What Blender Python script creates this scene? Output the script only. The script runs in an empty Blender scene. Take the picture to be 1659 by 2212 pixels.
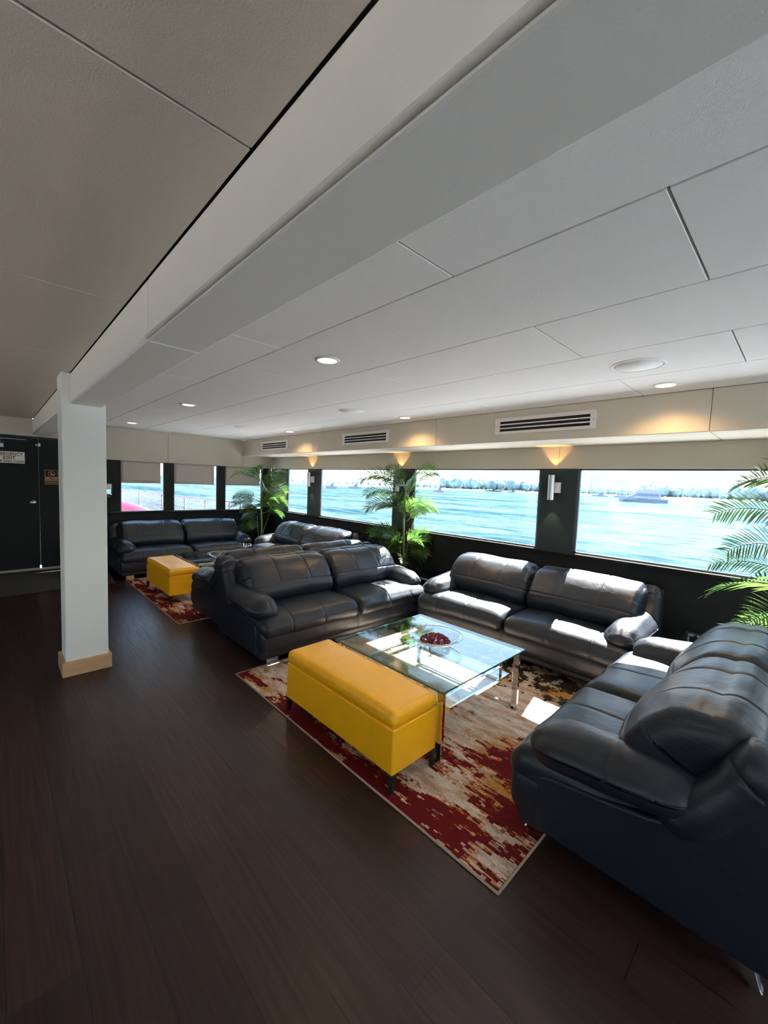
import bpy, bmesh, math, random
from mathutils import Vector, Matrix, noise
random.seed(7)
S = bpy.context.scene
C = S.collection
PI = math.pi

# ------------------------------------------------------------------ materials
def node(nt, t, **kw):
    n = nt.nodes.new(t)
    for k, v in kw.items():
        setattr(n, k, v)
    return n

def pmat(name, col=(.5, .5, .5), rough=.5, metal=0., spec=.5, bump=0., bscale=40., bdetail=3., var=0., vscale=8., coat=0., emit=None, estr=0., coords='Object', stretch=None, bdist=.01):
    m = bpy.data.materials.new(name); m.use_nodes = True
    nt = m.node_tree; b = nt.nodes['Principled BSDF']; L = nt.links.new
    b.inputs['Base Color'].default_value = (*col, 1); b.inputs['Roughness'].default_value = rough
    b.inputs['Metallic'].default_value = metal; b.inputs['Specular IOR Level'].default_value = spec
    b.inputs['Coat Weight'].default_value = coat
    if emit:
        b.inputs['Emission Color'].default_value = (*emit, 1); b.inputs['Emission Strength'].default_value = estr
    if bump or var:
        tc = node(nt, 'ShaderNodeTexCoord'); src = tc.outputs[coords]
        if stretch:
            mp = node(nt, 'ShaderNodeMapping'); mp.inputs['Scale'].default_value = stretch
            L(src, mp.inputs[0]); src = mp.outputs[0]
    if bump:
        n = node(nt, 'ShaderNodeTexNoise'); n.inputs['Scale'].default_value = bscale; n.inputs['Detail'].default_value = bdetail
        L(src, n.inputs['Vector'])
        bp = node(nt, 'ShaderNodeBump'); bp.inputs['Strength'].default_value = bump; bp.inputs['Distance'].default_value = bdist
        L(n.outputs['Fac'], bp.inputs['Height']); L(bp.outputs[0], b.inputs['Normal'])
    if var:
        n = node(nt, 'ShaderNodeTexNoise'); n.inputs['Scale'].default_value = vscale; n.inputs['Detail'].default_value = 4
        L(src, n.inputs['Vector'])
        r = node(nt, 'ShaderNodeValToRGB')
        r.color_ramp.elements[0].position = .3; r.color_ramp.elements[1].position = .7
        r.color_ramp.elements[0].color = (*[c * (1 - var) for c in col], 1)
        r.color_ramp.elements[1].color = (*[min(1, c * (1 + var)) for c in col], 1)
        L(n.outputs['Fac'], r.inputs[0]); L(r.outputs[0], b.inputs['Base Color'])
    return m

def glass_mat(name, tint=(1, 1, 1), ior=1.5, rough=0.0):
    m = bpy.data.materials.new(name); m.use_nodes = True
    nt = m.node_tree; nt.nodes.clear(); L = nt.links.new
    o = node(nt, 'ShaderNodeOutputMaterial'); mx = node(nt, 'ShaderNodeMixShader')
    t = node(nt, 'ShaderNodeBsdfTransparent'); t.inputs[0].default_value = (*tint, 1)
    g = node(nt, 'ShaderNodeBsdfGlossy'); g.inputs['Roughness'].default_value = rough
    f = node(nt, 'ShaderNodeFresnel'); ge = node(nt, 'ShaderNodeNewGeometry')
    mr = node(nt, 'ShaderNodeMapRange'); mr.inputs['To Min'].default_value = ior; mr.inputs['To Max'].default_value = 1 / ior
    L(ge.outputs['Backfacing'], mr.inputs['Value']); L(mr.outputs[0], f.inputs['IOR'])
    L(f.outputs[0], mx.inputs[0]); L(t.outputs[0], mx.inputs[1]); L(g.outputs[0], mx.inputs[2]); L(mx.outputs[0], o.inputs[0])
    return m

M = {}
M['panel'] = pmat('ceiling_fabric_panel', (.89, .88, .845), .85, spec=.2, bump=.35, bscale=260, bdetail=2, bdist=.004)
M['panel_left'] = pmat('darker_ceiling_fabric_panel', (.60, .55, .49), .85, spec=.2, bump=.3, bscale=260, bdetail=2, bdist=.003)  # ceiling fabric with a darker base colour, used left of the beam
M['beige'] = pmat('beige_wall_panel', (.50, .46, .38), .8, spec=.25, bump=.25, bscale=220, bdist=.003)
M['seam'] = pmat('dark_seam', (.03, .03, .03), .9)
M['black'] = pmat('black_painted_wall', (.005, .0065, .007), .6, spec=.2, bump=.1, bscale=60, bdist=.003)
M['pillar'] = pmat('dark_green_black_pillar', (.013, .024, .025), .55, spec=.25, bump=.08, bscale=50, bdist=.003)
M['door'] = pmat('black_door_paint', (.0035, .004, .0045), .55, spec=.2, bump=.1, bscale=30, bdist=.003)
M['leather'] = pmat('charcoal_leather', (.008, .012, .0195), .40, spec=.48, bump=.30, bscale=22, bdetail=8, bdist=.010)
M['leather_dark'] = pmat('black_underside_fabric', (.010, .012, .016), .8, spec=.2)
M['chrome'] = pmat('polished_chrome', (.86, .87, .88), .06, metal=1)
M['satin'] = pmat('satin_aluminium', (.62, .60, .58), .28, metal=1, bump=.25, bscale=120, stretch=(1, 1, .02), bdist=.003)
M['yellow'] = pmat('yellow_leatherette', (.95, .45, .005), .38, spec=.5, bump=.12, bscale=90, bdetail=4, var=.06, vscale=6, bdist=.004)
M['blackwood'] = pmat('black_wooden_leg', (.012, .010, .009), .4)
M['wood'] = pmat('light_oak_trim', (.55, .33, .17), .5, bump=.1, bscale=30, var=.12, vscale=18, stretch=(1, 1, 8))
M['column'] = pmat('pale_fabric_column', (.86, .86, .80), .85, spec=.2, bump=.25, bscale=240, bdist=.003)
M['white'] = pmat('white_enamel', (.80, .80, .78), .4)
M['vent'] = pmat('white_vent_frame', (.72, .68, .64), .45)
M['slot'] = pmat('black_vent_slot', (.004, .004, .004), .9)
M['blind'] = pmat('grey_beige_blind_cloth', (.46, .42, .38), .9, spec=.1, bump=.3, bscale=300, bdist=.003)
M['glass'] = glass_mat('clear_window_glass', (.98, .99, .99), 1.35)
M['tglass'] = glass_mat('clear_table_glass', (.93, .975, .965), 2.3)
M['tedge'] = pmat('green_glass_edge', (.02, .12, .11), .08, spec=.8)
M['bowlglass'] = glass_mat('clear_bowl_glass', (.96, .975, .98), 1.6)
M['red_bead'] = pmat('dark_red_glass_beads', (.20, .006, .020), .12, spec=.7)
M['pot'] = pmat('dark_brown_planter', (.05, .032, .02), .6, bump=.2, bscale=30)
M['soil'] = pmat('dark_moss', (.03, .025, .012), .95, bump=.6, bscale=60)
M['stem'] = pmat('palm_stem', (.16, .20, .06), .6, bump=.2, bscale=20, var=.2)
M['lamp'] = pmat('warm_lamp_diffuser', (1, .9, .75), .5, emit=(1, .80, .52), estr=9)
M['sconce_lens'] = pmat('warm_sconce_lens', (1, .85, .6), .5, emit=(1, .66, .30), estr=8)
M['frame_alu'] = pmat('pale_blue_window_frame', (.055, .085, .11), .4, spec=.5)
M['sill'] = pmat('worn_dark_sill', (.012, .0115, .010), .8, spec=.1, bump=.4, bscale=30, var=.4, vscale=14)
M['deck'] = pmat('white_painted_deck', (.82, .83, .83), .6)
M['railing'] = pmat('grey_painted_rail', (.10, .10, .15), .5)
M['net'] = pmat('grey_netting', (.10, .12, .16), .7)
M['pink'] = pmat('bright_pink_cover', (.42, .004, .040), .6)
M['gold'] = pmat('gold_print', (.36, .22, .07), .5)
M['signcream'] = pmat('cream_sign_face', (.95, .93, .78), .5)
M['signred'] = pmat('dark_red_print', (.13, .012, .012), .5)
M['mat'] = pmat('ribbed_dark_mat', (.030, .028, .024), .9, bump=.5, bscale=90)
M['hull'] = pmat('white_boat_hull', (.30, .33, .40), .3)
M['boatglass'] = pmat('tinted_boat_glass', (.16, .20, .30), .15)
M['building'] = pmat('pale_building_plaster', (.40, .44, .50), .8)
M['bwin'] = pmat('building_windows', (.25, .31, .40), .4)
M['treeline'] = pmat('hazy_distant_trees', (.25, .34, .34), .9, var=.35, vscale=.25)  # distance haze is put into this pale blue-green base colour
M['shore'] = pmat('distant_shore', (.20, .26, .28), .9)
M['zinc'] = pmat('grey_metal_strip', (.30, .29, .26), .45, metal=.6)

def leaf_mat(name, a, b):
    m = bpy.data.materials.new(name); m.use_nodes = True
    nt = m.node_tree; nt.nodes.clear(); L = nt.links.new
    o = node(nt, 'ShaderNodeOutputMaterial'); mx = node(nt, 'ShaderNodeMixShader'); mx.inputs[0].default_value = .38
    p = node(nt, 'ShaderNodeBsdfPrincipled'); p.inputs['Roughness'].default_value = .33
    t = node(nt, 'ShaderNodeBsdfTranslucent')
    tc = node(nt, 'ShaderNodeTexCoord'); n = node(nt, 'ShaderNodeTexNoise'); n.inputs['Scale'].default_value = 5
    r = node(nt, 'ShaderNodeValToRGB'); r.color_ramp.elements[0].position = .35; r.color_ramp.elements[1].position = .68
    r.color_ramp.elements[0].color = (*a, 1); r.color_ramp.elements[1].color = (*b, 1)
    L(tc.outputs['Object'], n.inputs[0]); L(n.outputs[0], r.inputs[0]); L(r.outputs[0], p.inputs['Base Color'])
    hs = node(nt, 'ShaderNodeHueSaturation'); hs.inputs['Value'].default_value = 1.7
    L(r.outputs[0], hs.inputs['Color']); L(hs.outputs[0], t.inputs[0])
    L(p.outputs[0], mx.inputs[1]); L(t.outputs[0], mx.inputs[2]); L(mx.outputs[0], o.inputs[0])
    return m
M['leaf'] = leaf_mat('green_palm_leaf', (.016, .046, .013), (.070, .130, .024))

def floor_mat():
    m = bpy.data.materials.new('dark_brown_plank_floor'); m.use_nodes = True
    nt = m.node_tree; b = nt.nodes['Principled BSDF']; L = nt.links.new
    tc = node(nt, 'ShaderNodeTexCoord')
    mp = node(nt, 'ShaderNodeMapping'); mp.inputs['Rotation'].default_value = (0, 0, PI / 2)
    mp.inputs['Location'].default_value = (.3, .19, 0)
    L(tc.outputs['Object'], mp.inputs[0])
    br = node(nt, 'ShaderNodeTexBrick'); br.offset = .37; br.squash = 1
    br.inputs['Color1'].default_value = (.024, .0115, .0092, 1); br.inputs['Color2'].default_value = (.038, .0190, .0150, 1)
    br.inputs['Mortar'].default_value = (.010, .007, .006, 1)
    br.inputs['Scale'].default_value = 1; br.inputs['Mortar Size'].default_value = .0022; br.inputs['Mortar Smooth'].default_value = .3
    br.inputs['Brick Width'].default_value = 1.22; br.inputs['Row Height'].default_value = .185
    L(mp.outputs[0], br.inputs['Vector'])
    mg = node(nt, 'ShaderNodeMapping'); mg.inputs['Scale'].default_value = (42, 1.6, 1); L(tc.outputs['Object'], mg.inputs[0])
    ng = node(nt, 'ShaderNodeTexNoise'); ng.inputs['Scale'].default_value = 1.6; ng.inputs['Detail'].default_value = 4
    L(mg.outputs[0], ng.inputs['Vector'])
    rr = node(nt, 'ShaderNodeMapRange'); rr.inputs['From Min'].default_value = .3; rr.inputs['From Max'].default_value = .7
    rr.inputs['To Min'].default_value = .62; rr.inputs['To Max'].default_value = 1.30; L(ng.outputs['Fac'], rr.inputs['Value'])
    mul = node(nt, 'ShaderNodeVectorMath', operation='MULTIPLY'); L(br.outputs['Color'], mul.inputs[0]); L(rr.outputs[0], mul.inputs[1])
    L(mul.outputs[0], b.inputs['Base Color'])
    ro = node(nt, 'ShaderNodeMapRange'); ro.inputs['From Min'].default_value = .3; ro.inputs['From Max'].default_value = .7
    ro.inputs['To Min'].default_value = .38; ro.inputs['To Max'].default_value = .29; L(ng.outputs['Fac'], ro.inputs['Value'])
    L(ro.outputs[0], b.inputs['Roughness']); b.inputs['Specular IOR Level'].default_value = .30
    inv = node(nt, 'ShaderNodeMath', operation='SUBTRACT'); inv.inputs[0].default_value = 1; L(br.outputs['Fac'], inv.inputs[1])
    ad = node(nt, 'ShaderNodeMath', operation='MULTIPLY_ADD'); ad.inputs[1].default_value = .25; L(ng.outputs['Fac'], ad.inputs[0]); L(inv.outputs[0], ad.inputs[2])
    bp = node(nt, 'ShaderNodeBump'); bp.inputs['Strength'].default_value = .30; bp.inputs['Distance'].default_value = .0015
    L(ad.outputs[0], bp.inputs['Height']); L(bp.outputs[0], b.inputs['Normal'])
    return m
M['floor'] = floor_mat()

def rug_mat(name, seed, x0, y0, x1, y1):
    """distressed woven rug: blocky threads of cream, gold, rust and dark red"""
    m = bpy.data.materials.new(name); m.use_nodes = True
    nt = m.node_tree; b = nt.nodes['Principled BSDF']; L = nt.links.new
    b.inputs['Roughness'].default_value = .95; b.inputs['Specular IOR Level'].default_value = .1
    tc = node(nt, 'ShaderNodeTexCoord')
    sep = node(nt, 'ShaderNodeSeparateXYZ'); L(tc.outputs['Object'], sep.inputs[0])
    def snap(sx, sy):
        v = node(nt, 'ShaderNodeVectorMath', operation='SNAP'); v.inputs[1].default_value = (sx, sy, 1)
        L(tc.outputs['Object'], v.inputs[0]); return v.outputs[0]
    def nz(src, scale, stretch, off, detail=5, rough=.65):
        mp = node(nt, 'ShaderNodeMapping'); mp.inputs['Scale'].default_value = stretch; mp.inputs['Location'].default_value = (off + seed, off * .7, seed)
        L(src, mp.inputs[0])
        n = node(nt, 'ShaderNodeTexNoise'); n.inputs['Scale'].default_value = scale; n.inputs['Detail'].default_value = detail; n.inputs['Roughness'].default_value = rough
        L(mp.outputs[0], n.inputs['Vector']); return n.outputs['Fac']
    def math_(op, a, b_, c=None):
        n = node(nt, 'ShaderNodeMath', operation=op)
        for i, v in enumerate((a, b_, c)):
            if v is None: continue
            if isinstance(v, (int, float)): n.inputs[i].default_value = v
            else: L(v, n.inputs[i])
        return n.outputs[0]
    def step(v, lo, hi):
        r = node(nt, 'ShaderNodeMapRange'); r.inputs['From Min'].default_value = lo; r.inputs['From Max'].default_value = hi
        L(v, r.inputs['Value']); return r.outputs[0]
    def mix(f, a, c):
        n = node(nt, 'ShaderNodeMix', data_type='RGBA'); L(f, n.inputs['Factor'])
        for sk, v in ((n.inputs['A'], a), (n.inputs['B'], c)):
            if isinstance(v, tuple): sk.default_value = (*v, 1)
            else: L(v, sk)
        return n.outputs['Result']
    s = snap(.007, .021); s2 = snap(.006, .012)          # threads run along y
    st = (1.9, .55, 1)
    base = mix(step(nz(s2, 8, st, 3), .38, .62), (.40, .27, .18), (.68, .58, .49))
    base = mix(step(nz(s, 2.2, (1.3, .7, 1), 11), .54, .62), base, (.40, .21, .06))       # gold patches
    base = mix(step(nz(s2, 7, st, 17, 6, .75), .60, .66), base, (.15, .095, .04))        # olive-brown flecks
    ex = step(sep.outputs['X'], x0 + .36, x0 + .05); ey = step(sep.outputs['Y'], y0 + .95, y0 + .25)
    edge = math_('MAXIMUM', ex, ey)
    wx = step(sep.outputs['X'], x0 + 1.40, x0 + 1.75)
    edge = math_('SUBTRACT', edge, step(sep.outputs['X'], x0 + .95, x0 + 1.25))
    rn = math_('MULTIPLY_ADD', edge, .14, nz(s, 2.6, (1.9, .62, 1), 23, 8, .78))
    base = mix(step(rn, .575, .60), base, (.38, .11, .016))                      # rust rim of the red
    base = mix(step(rn, .600, .610), base, (.105, .006, .007))
    base = mix(step(nz(s, 7, (2.1, .6, 1), 31, 7, .8), .60, .63), base, (.60, .48, .35))   # cream showing through
    base = mix(step(nz(s, 6, (1.6, .6, 1), 57, 7, .8), .635, .655), base, (.09, .06, .03))
    wn = math_('MULTIPLY_ADD', wx, .19, nz(s, 7, (1, 1, 1), 41, 6, .7))
    base = mix(step(wn, .66, .68), base, (.03, .022, .014))                     # dark brown flecks at the window side
    th = node(nt, 'ShaderNodeTexNoise'); th.inputs['Scale'].default_value = 160; L(tc.outputs['Object'], th.inputs['Vector'])
    v = node(nt, 'ShaderNodeMapRange'); v.inputs['From Min'].default_value = .3; v.inputs['From Max'].default_value = .7
    v.inputs['To Min'].default_value = .7; v.inputs['To Max'].default_value = 1.2; L(th.outputs['Fac'], v.inputs['Value'])
    mul = node(nt, 'ShaderNodeVectorMath', operation='MULTIPLY'); L(base, mul.inputs[0]); L(v.outputs[0], mul.inputs[1])
    L(mul.outputs[0], b.inputs['Base Color'])
    bp = node(nt, 'ShaderNodeBump'); bp.inputs['Strength'].default_value = .5; bp.inputs['Distance'].default_value = .004
    L(th.outputs['Fac'], bp.inputs['Height']); L(bp.outputs[0], b.inputs['Normal'])
    return m
M['rug_border'] = pmat('beige_rug_binding', (.36, .25, .17), .95, bump=.4, bscale=120)

def water_mat():
    m = bpy.data.materials.new('turquoise_sea_water'); m.use_nodes = True
    nt = m.node_tree; nt.nodes.clear(); L = nt.links.new
    o = node(nt, 'ShaderNodeOutputMaterial'); mx = node(nt, 'ShaderNodeMixShader')
    df = node(nt, 'ShaderNodeBsdfDiffuse'); gl = node(nt, 'ShaderNodeBsdfGlossy'); gl.inputs['Roughness'].default_value = .06
    tc = node(nt, 'ShaderNodeTexCoord')
    def nz(scale, st, det, rot=.25):
        mp = node(nt, 'ShaderNodeMapping'); mp.inputs['Scale'].default_value = st; mp.inputs['Rotation'].default_value = (0, 0, rot)
        L(tc.outputs['Object'], mp.inputs[0])
        n = node(nt, 'ShaderNodeTexNoise'); n.inputs['Scale'].default_value = scale; n.inputs['Detail'].default_value = det; n.inputs['Roughness'].default_value = .62
        L(mp.outputs[0], n.inputs['Vector']); return n.outputs['Fac']
    a = nz(.65, (1.5, .5, 1), 7); c = nz(.06, (1.8, .5, 1), 5, .1)
    h = node(nt, 'ShaderNodeMath', operation='MULTIPLY_ADD'); h.inputs[1].default_value = 3.0
    L(c, h.inputs[0]); L(a, h.inputs[2])
    bp = node(nt, 'ShaderNodeBump'); bp.inputs['Strength'].default_value = 1; bp.inputs['Distance'].default_value = .9
    L(h.outputs[0], bp.inputs['Height'])
    for b in (df, gl): L(bp.outputs[0], b.inputs['Normal'])
    ad = node(nt, 'ShaderNodeMath', operation='MULTIPLY_ADD'); ad.inputs[1].default_value = .6
    L(c, ad.inputs[0])
    sc = node(nt, 'ShaderNodeMath', operation='MULTIPLY'); sc.inputs[1].default_value = .5; L(a, sc.inputs[0]); L(sc.outputs[0], ad.inputs[2])
    r = node(nt, 'ShaderNodeValToRGB'); r.color_ramp.elements[0].position = .46; r.color_ramp.elements[1].position = .62
    r.color_ramp.elements[0].color = WATER[0]; r.color_ramp.elements[1].color = WATER[1]
    L(ad.outputs[0], r.inputs[0]); L(r.outputs[0], df.inputs['Color'])
    mx.inputs[0].default_value = WMIX
    L(df.outputs[0], mx.inputs[1]); L(gl.outputs[0], mx.inputs[2]); L(mx.outputs[0], o.inputs[0])
    return m
WMIX = .028
WATER = ((.009, .032, .043, 1), (.050, .084, .094, 1))
M['water'] = water_mat()

# ------------------------------------------------------------------ mesh helpers
class MB:
    """collects shapes, then links them as ONE mesh object"""
    def __init__(s): s.bm = bmesh.new()
    def quad(s, pts, smooth=False):
        f = s.bm.faces.new([s.bm.verts.new(p) for p in pts]); f.smooth = smooth; return s
    def box(s, x0, x1, y0, y1, z0, z1, bevel=0, seg=2, mat=None):
        g = bmesh.ops.create_cube(s.bm, size=1)
        for v in g['verts']:
            v.co = Vector(((x0 + x1) / 2 + v.co.x * (x1 - x0), (y0 + y1) / 2 + v.co.y * (y1 - y0), (z0 + z1) / 2 + v.co.z * (z1 - z0)))
        if bevel:
            es = {e for v in g['verts'] for e in v.link_edges}
            r = bmesh.ops.bevel(s.bm, geom=list(es), offset=bevel, segments=seg, affect='EDGES', profile=.5)
            vs = {v for f in r['faces'] for v in f.verts} | {v for v in g['verts'] if v.is_valid}
            if mat: bmesh.ops.transform(s.bm, matrix=mat, verts=list(vs))
        elif mat: bmesh.ops.transform(s.bm, matrix=mat, verts=g['verts'])
        return s
    def cyl(s, p0, p1, r0, r1=None, n=20, cap=True):
        r1 = r0 if r1 is None else r1
        p0, p1 = Vector(p0), Vector(p1); d = p1 - p0
        g = bmesh.ops.create_cone(s.bm, cap_ends=cap, segments=n, radius1=r0, radius2=r1, depth=d.length)
        bmesh.ops.transform(s.bm, matrix=Matrix.Translation((p0 + p1) / 2) @ d.to_track_quat('Z', 'Y').to_matrix().to_4x4(), verts=g['verts'])
        for v in g['verts']:
            for f in v.link_faces:
                if len(f.verts) == 4: f.smooth = True
        return s
    def lathe(s, prof, c=(0, 0, 0), n=40, close=False):
        rings = []
        for (r, z) in prof:
            rings.append([s.bm.verts.new((c[0] + r * math.cos(2 * PI * i / n), c[1] + r * math.sin(2 * PI * i / n), c[2] + z)) for i in range(n)])
        for a, b in zip(rings, rings[1:]):
            for i in range(n):
                f = s.bm.faces.new((a[i], a[(i + 1) % n], b[(i + 1) % n], b[i])); f.smooth = True
        if close:
            s.bm.faces.new(list(reversed(rings[0]))); s.bm.faces.new(rings[-1])
        return s
    def tube(s, pts, rad, n=8):
        pts = [Vector(p) for p in pts]; rings = []
        rad = rad if isinstance(rad, (list, tuple)) else [rad] * len(pts)
        up = Vector((0, 0, 1))
        for i, p in enumerate(pts):
            t = (pts[min(i + 1, len(pts) - 1)] - pts[max(i - 1, 0)]).normalized()
            a = t.cross(up if abs(t.z) < .95 else Vector((1, 0, 0))).normalized(); b = a.cross(t)
            rings.append([s.bm.verts.new(p + (a * math.cos(2 * PI * k / n) + b * math.sin(2 * PI * k / n)) * rad[i]) for k in range(n)])
        for a, b in zip(rings, rings[1:]):
            for i in range(n):
                f = s.bm.faces.new((a[i], b[i], b[(i + 1) % n], a[(i + 1) % n])); f.smooth = True
        s.bm.faces.new(rings[0]); s.bm.faces.new(list(reversed(rings[-1])))
        return s
    def prism(s, poly, axis, a, b):
        """extrude a polygon given in the two other axes along axis from a to b"""
        def P(u, v, w): return {'x': (w, u, v), 'y': (u, w, v), 'z': (u, v, w)}[axis]
        A = [s.bm.verts.new(P(u, v, a)) for u, v in poly]; B = [s.bm.verts.new(P(u, v, b)) for u, v in poly]
        s.bm.faces.new(A); s.bm.faces.new(list(reversed(B)))
        for i in range(len(poly)):
            j = (i + 1) % len(poly); s.bm.faces.new((A[j], A[i], B[i], B[j]))
        return s
    def build(s, name, mat, parent=None, bevel=0, seg=2, smooth=None, loc=None):
        bmesh.ops.recalc_face_normals(s.bm, faces=s.bm.faces[:])
        me = bpy.data.meshes.new(name); s.bm.to_mesh(me); s.bm.free()
        for m in (mat if isinstance(mat, (list, tuple)) else [mat]): me.materials.append(m)
        o = bpy.data.objects.new(name, me); C.objects.link(o)
        if parent: o.parent = parent
        if loc: o.location = loc
        if smooth:
            for p in me.polygons: p.use_smooth = True
        if bevel:
            md = o.modifiers.new('bevel', 'BEVEL'); md.width = bevel; md.segments = seg; md.limit_method = 'ANGLE'; md.angle_limit = .6
            md.harden_normals = False
        return o

def lat(h, r, n, seams, g=.006):
    """lattice coordinates along one axis: dense in the rounded ends and beside seams"""
    r = min(r, h)
    if h - r < 1e-4: a = []
    else: a = [-(h - r) + 2 * (h - r) * i / n for i in range(n + 1)]
    ang = [math.radians(t) for t in (9, 18, 27, 36, 45)]
    ends = [r * math.tan(t) for t in ang]
    c = [-(h - r) - e for e in reversed(ends)] + (a or [0.0]) + [(h - r) + e for e in ends]
    for q in seams:
        c = [x for x in c if abs(x - q) > g * 2.2] + [q - 2 * g, q - g, q, q + g, q + 2 * g]
    return sorted(c)

def cushion(h, r, n=(14, 10, 4), su=(), sv=(), sw=(), bulge=0., groove=.007, amp=.0, fr=6., deform=None, seam_test=None, bm=None, seed=0.):
    """upholstered rounded block about the origin: half sizes h, corner radii r, stitched grooves at su/sv/sw"""
    hx, hy, hz = h; r = r if isinstance(r, (tuple, list)) else (r, r, r); r = tuple(min(a, b) for a, b in zip(r, h))
    ax = [lat(hx, r[0], n[0], su), lat(hy, r[1], n[1], sv), lat(hz, r[2], n[2], sw)]
    bm = bm or bmesh.new(); cache = {}
    def V(i, j, k):
        key = (i, j, k)
        if key in cache: return cache[key]
        p = Vector((ax[0][i], ax[1][j], ax[2][k]))
        q = Vector([max(-(hh - rr), min(hh - rr, c)) for c, hh, rr in zip(p, h, r)])
        d = Vector([(a - b_) / rr for a, b_, rr in zip(p, q, r)]); d.normalize()
        pos = q + Vector([a * rr for a, rr in zip(d, r)])
        nrm = Vector([a / rr for a, rr in zip(d, r)]).normalized()
        u, v, w = p.x / hx, p.y / hy, p.z / hz
        if bulge:
            pos.z += bulge * (1 - u ** 4) * (1 - v ** 4) * max(0, nrm.z)
        g = 0.
        for s_, seams in ((0, su), (1, sv), (2, sw)):
            for t in seams:
                dd = abs(p[s_] - t)
                if dd < .02 and (seam_test is None or seam_test(s_, t, p, nrm)): g = max(g, math.exp(-(dd / .0055) ** 2))
        pos -= nrm * g * groove
        if amp:
            pos += nrm * amp * noise.noise(Vector((pos.x * fr + seed, pos.y * fr, pos.z * fr)))
        if deform: pos = Vector(deform(pos, u, v, w))
        cache[key] = bm.verts.new(pos); return cache[key]
    N = [len(a) - 1 for a in ax]
    def F(a, b_, c, d): f = bm.faces.new((a, b_, c, d)); f.smooth = True
    for i in range(N[0]):
        for j in range(N[1]):
            F(V(i, j, 0), V(i, j + 1, 0), V(i + 1, j + 1, 0), V(i + 1, j, 0)); F(V(i, j, N[2]), V(i + 1, j, N[2]), V(i + 1, j + 1, N[2]), V(i, j + 1, N[2]))
    for i in range(N[0]):
        for k in range(N[2]):
            F(V(i, 0, k), V(i + 1, 0, k), V(i + 1, 0, k + 1), V(i, 0, k + 1)); F(V(i, N[1], k), V(i, N[1], k + 1), V(i + 1, N[1], k + 1), V(i + 1, N[1], k))
    for j in range(N[1]):
        for k in range(N[2]):
            F(V(0, j, k), V(0, j, k + 1), V(0, j + 1, k + 1), V(0, j + 1, k)); F(V(N[0], j, k), V(N[0], j + 1, k), V(N[0], j + 1, k + 1), V(N[0], j, k + 1))
    return bm

def bmo(bm, name, mat, parent=None, mtx=None):
    if mtx is not None: bmesh.ops.transform(bm, matrix=mtx, verts=bm.verts[:])
    m = MB(); m.bm.free(); m.bm = bm
    return m.build(name, mat, parent)

def thing(name, label, cat, loc=(0, 0, 0), rz=0., group=None):
    o = bpy.data.objects.new(name, None); C.objects.link(o); o.empty_display_size = .1
    o.location = loc; o.rotation_euler = (0, 0, rz)
    return tag(o, label, cat, group)

def tag(o, label, cat, group=None, kind=None):
    o['label'] = label; o['category'] = cat
    if group: o['group'] = group
    elif 'group' in o: del o['group']
    if kind: o['kind'] = kind
    return o

def struct(o, label=None, cat=None):
    o['kind'] = 'structure'
    if label: o['label'] = label
    if cat: o['category'] = cat
    return o

def kids(o): return [c for c in bpy.data.objects if c.parent == o]
def dup(o, loc, rz, label, group=None, keep=None):
    r = o.copy(); C.objects.link(r); r.location = loc; r.rotation_euler = (0, 0, rz)
    tag(r, label, o['category'], group or o.get('group'))
    def rec(a, b):
        for ch in kids(a):
            if keep and not keep(ch): continue
            c = ch.copy(); C.objects.link(c); c.parent = b; rec(ch, c)
    rec(o, r)
    return r

# ------------------------------------------------------------------ measures (metres; camera stands at x=0, y=0)
ZC, ZB, SX, ZS, W, ZH, ZL, YB = 2.364, 2.131, 3.655, 2.063, 4.30, 1.835, .965, 7.96
BL, BR = .4476, .645
YN, XL = -4.2, -4.4           # room ends behind the camera and at the port side
T = .05

# ------------------------------------------------------------------ the room shell
struct(MB().box(XL, W, YN, YB, -.10, 0).build('floor', M['floor']), 'dark brown wood plank floor of the saloon', 'floor')

def seamed_ceiling():
    m = MB()
    L4, g, x0, dx, a, b = 1.2192, .0035, 1.2153, (SX - 1.2153) / 4, .943, .297
    def strip(xa, xb, off):
        y = off - 6 * L4
        while y < YB:
            ya, yb = max(y, YN), min(y + L4, YB)
            if yb - ya > .02: m.box(xa + g, xb - g, ya + g, yb - g, ZC, ZC + .02, bevel=.0015, seg=1)
            y += L4
    strip(BR, x0, a)
    for k in range(4): strip(x0 + k * dx, x0 + (k + 1) * dx, b if k % 2 == 0 else a)
    o = m.build('ceiling', M['panel'])
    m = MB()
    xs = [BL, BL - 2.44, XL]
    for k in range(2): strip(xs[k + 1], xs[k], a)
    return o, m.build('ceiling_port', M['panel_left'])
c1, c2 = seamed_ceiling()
struct(c1, 'off white fabric ceiling panels with thin dark joints', 'ceiling'); struct(c2, 'darker ceiling panels left of the long beam', 'ceiling')
struct(MB().box(XL - .1, W + .06, YN - .1, YB + .1, ZC + .021, ZC + .12).build('ceiling_backing', M['seam']), 'dark backing above the ceiling panels', 'ceiling')

# long beam with a bead along its lower edge
bm_ = MB()
for (ya, yb) in ((YN, 1.818), (1.822, YB)):
    bm_.box(BL, BR, ya, yb, ZB, ZC, bevel=.008)
    bm_.cyl((BL - .002, ya, ZB + .014), (BL - .002, yb, ZB + .014), .0085, n=12)
struct(bm_.build('trim_1', M['beige_beam'] if 'beige_beam' in M else M['column']), 'pale boxed ceiling beam running the length of the saloon', 'beam')

# soffit along the windows
sf = MB()
for (ya, yb) in ((YN, -1.945), (-1.945, .517), (.517, 2.985), (2.985, 5.447), (5.447, YB)):
    sf.box(SX, W, ya + .0015, yb - .0015, ZS, ZC, bevel=.004, seg=1)
struct(sf.build('trim_2', M['beige']), 'beige boxed soffit above the sea windows', 'soffit')

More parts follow.
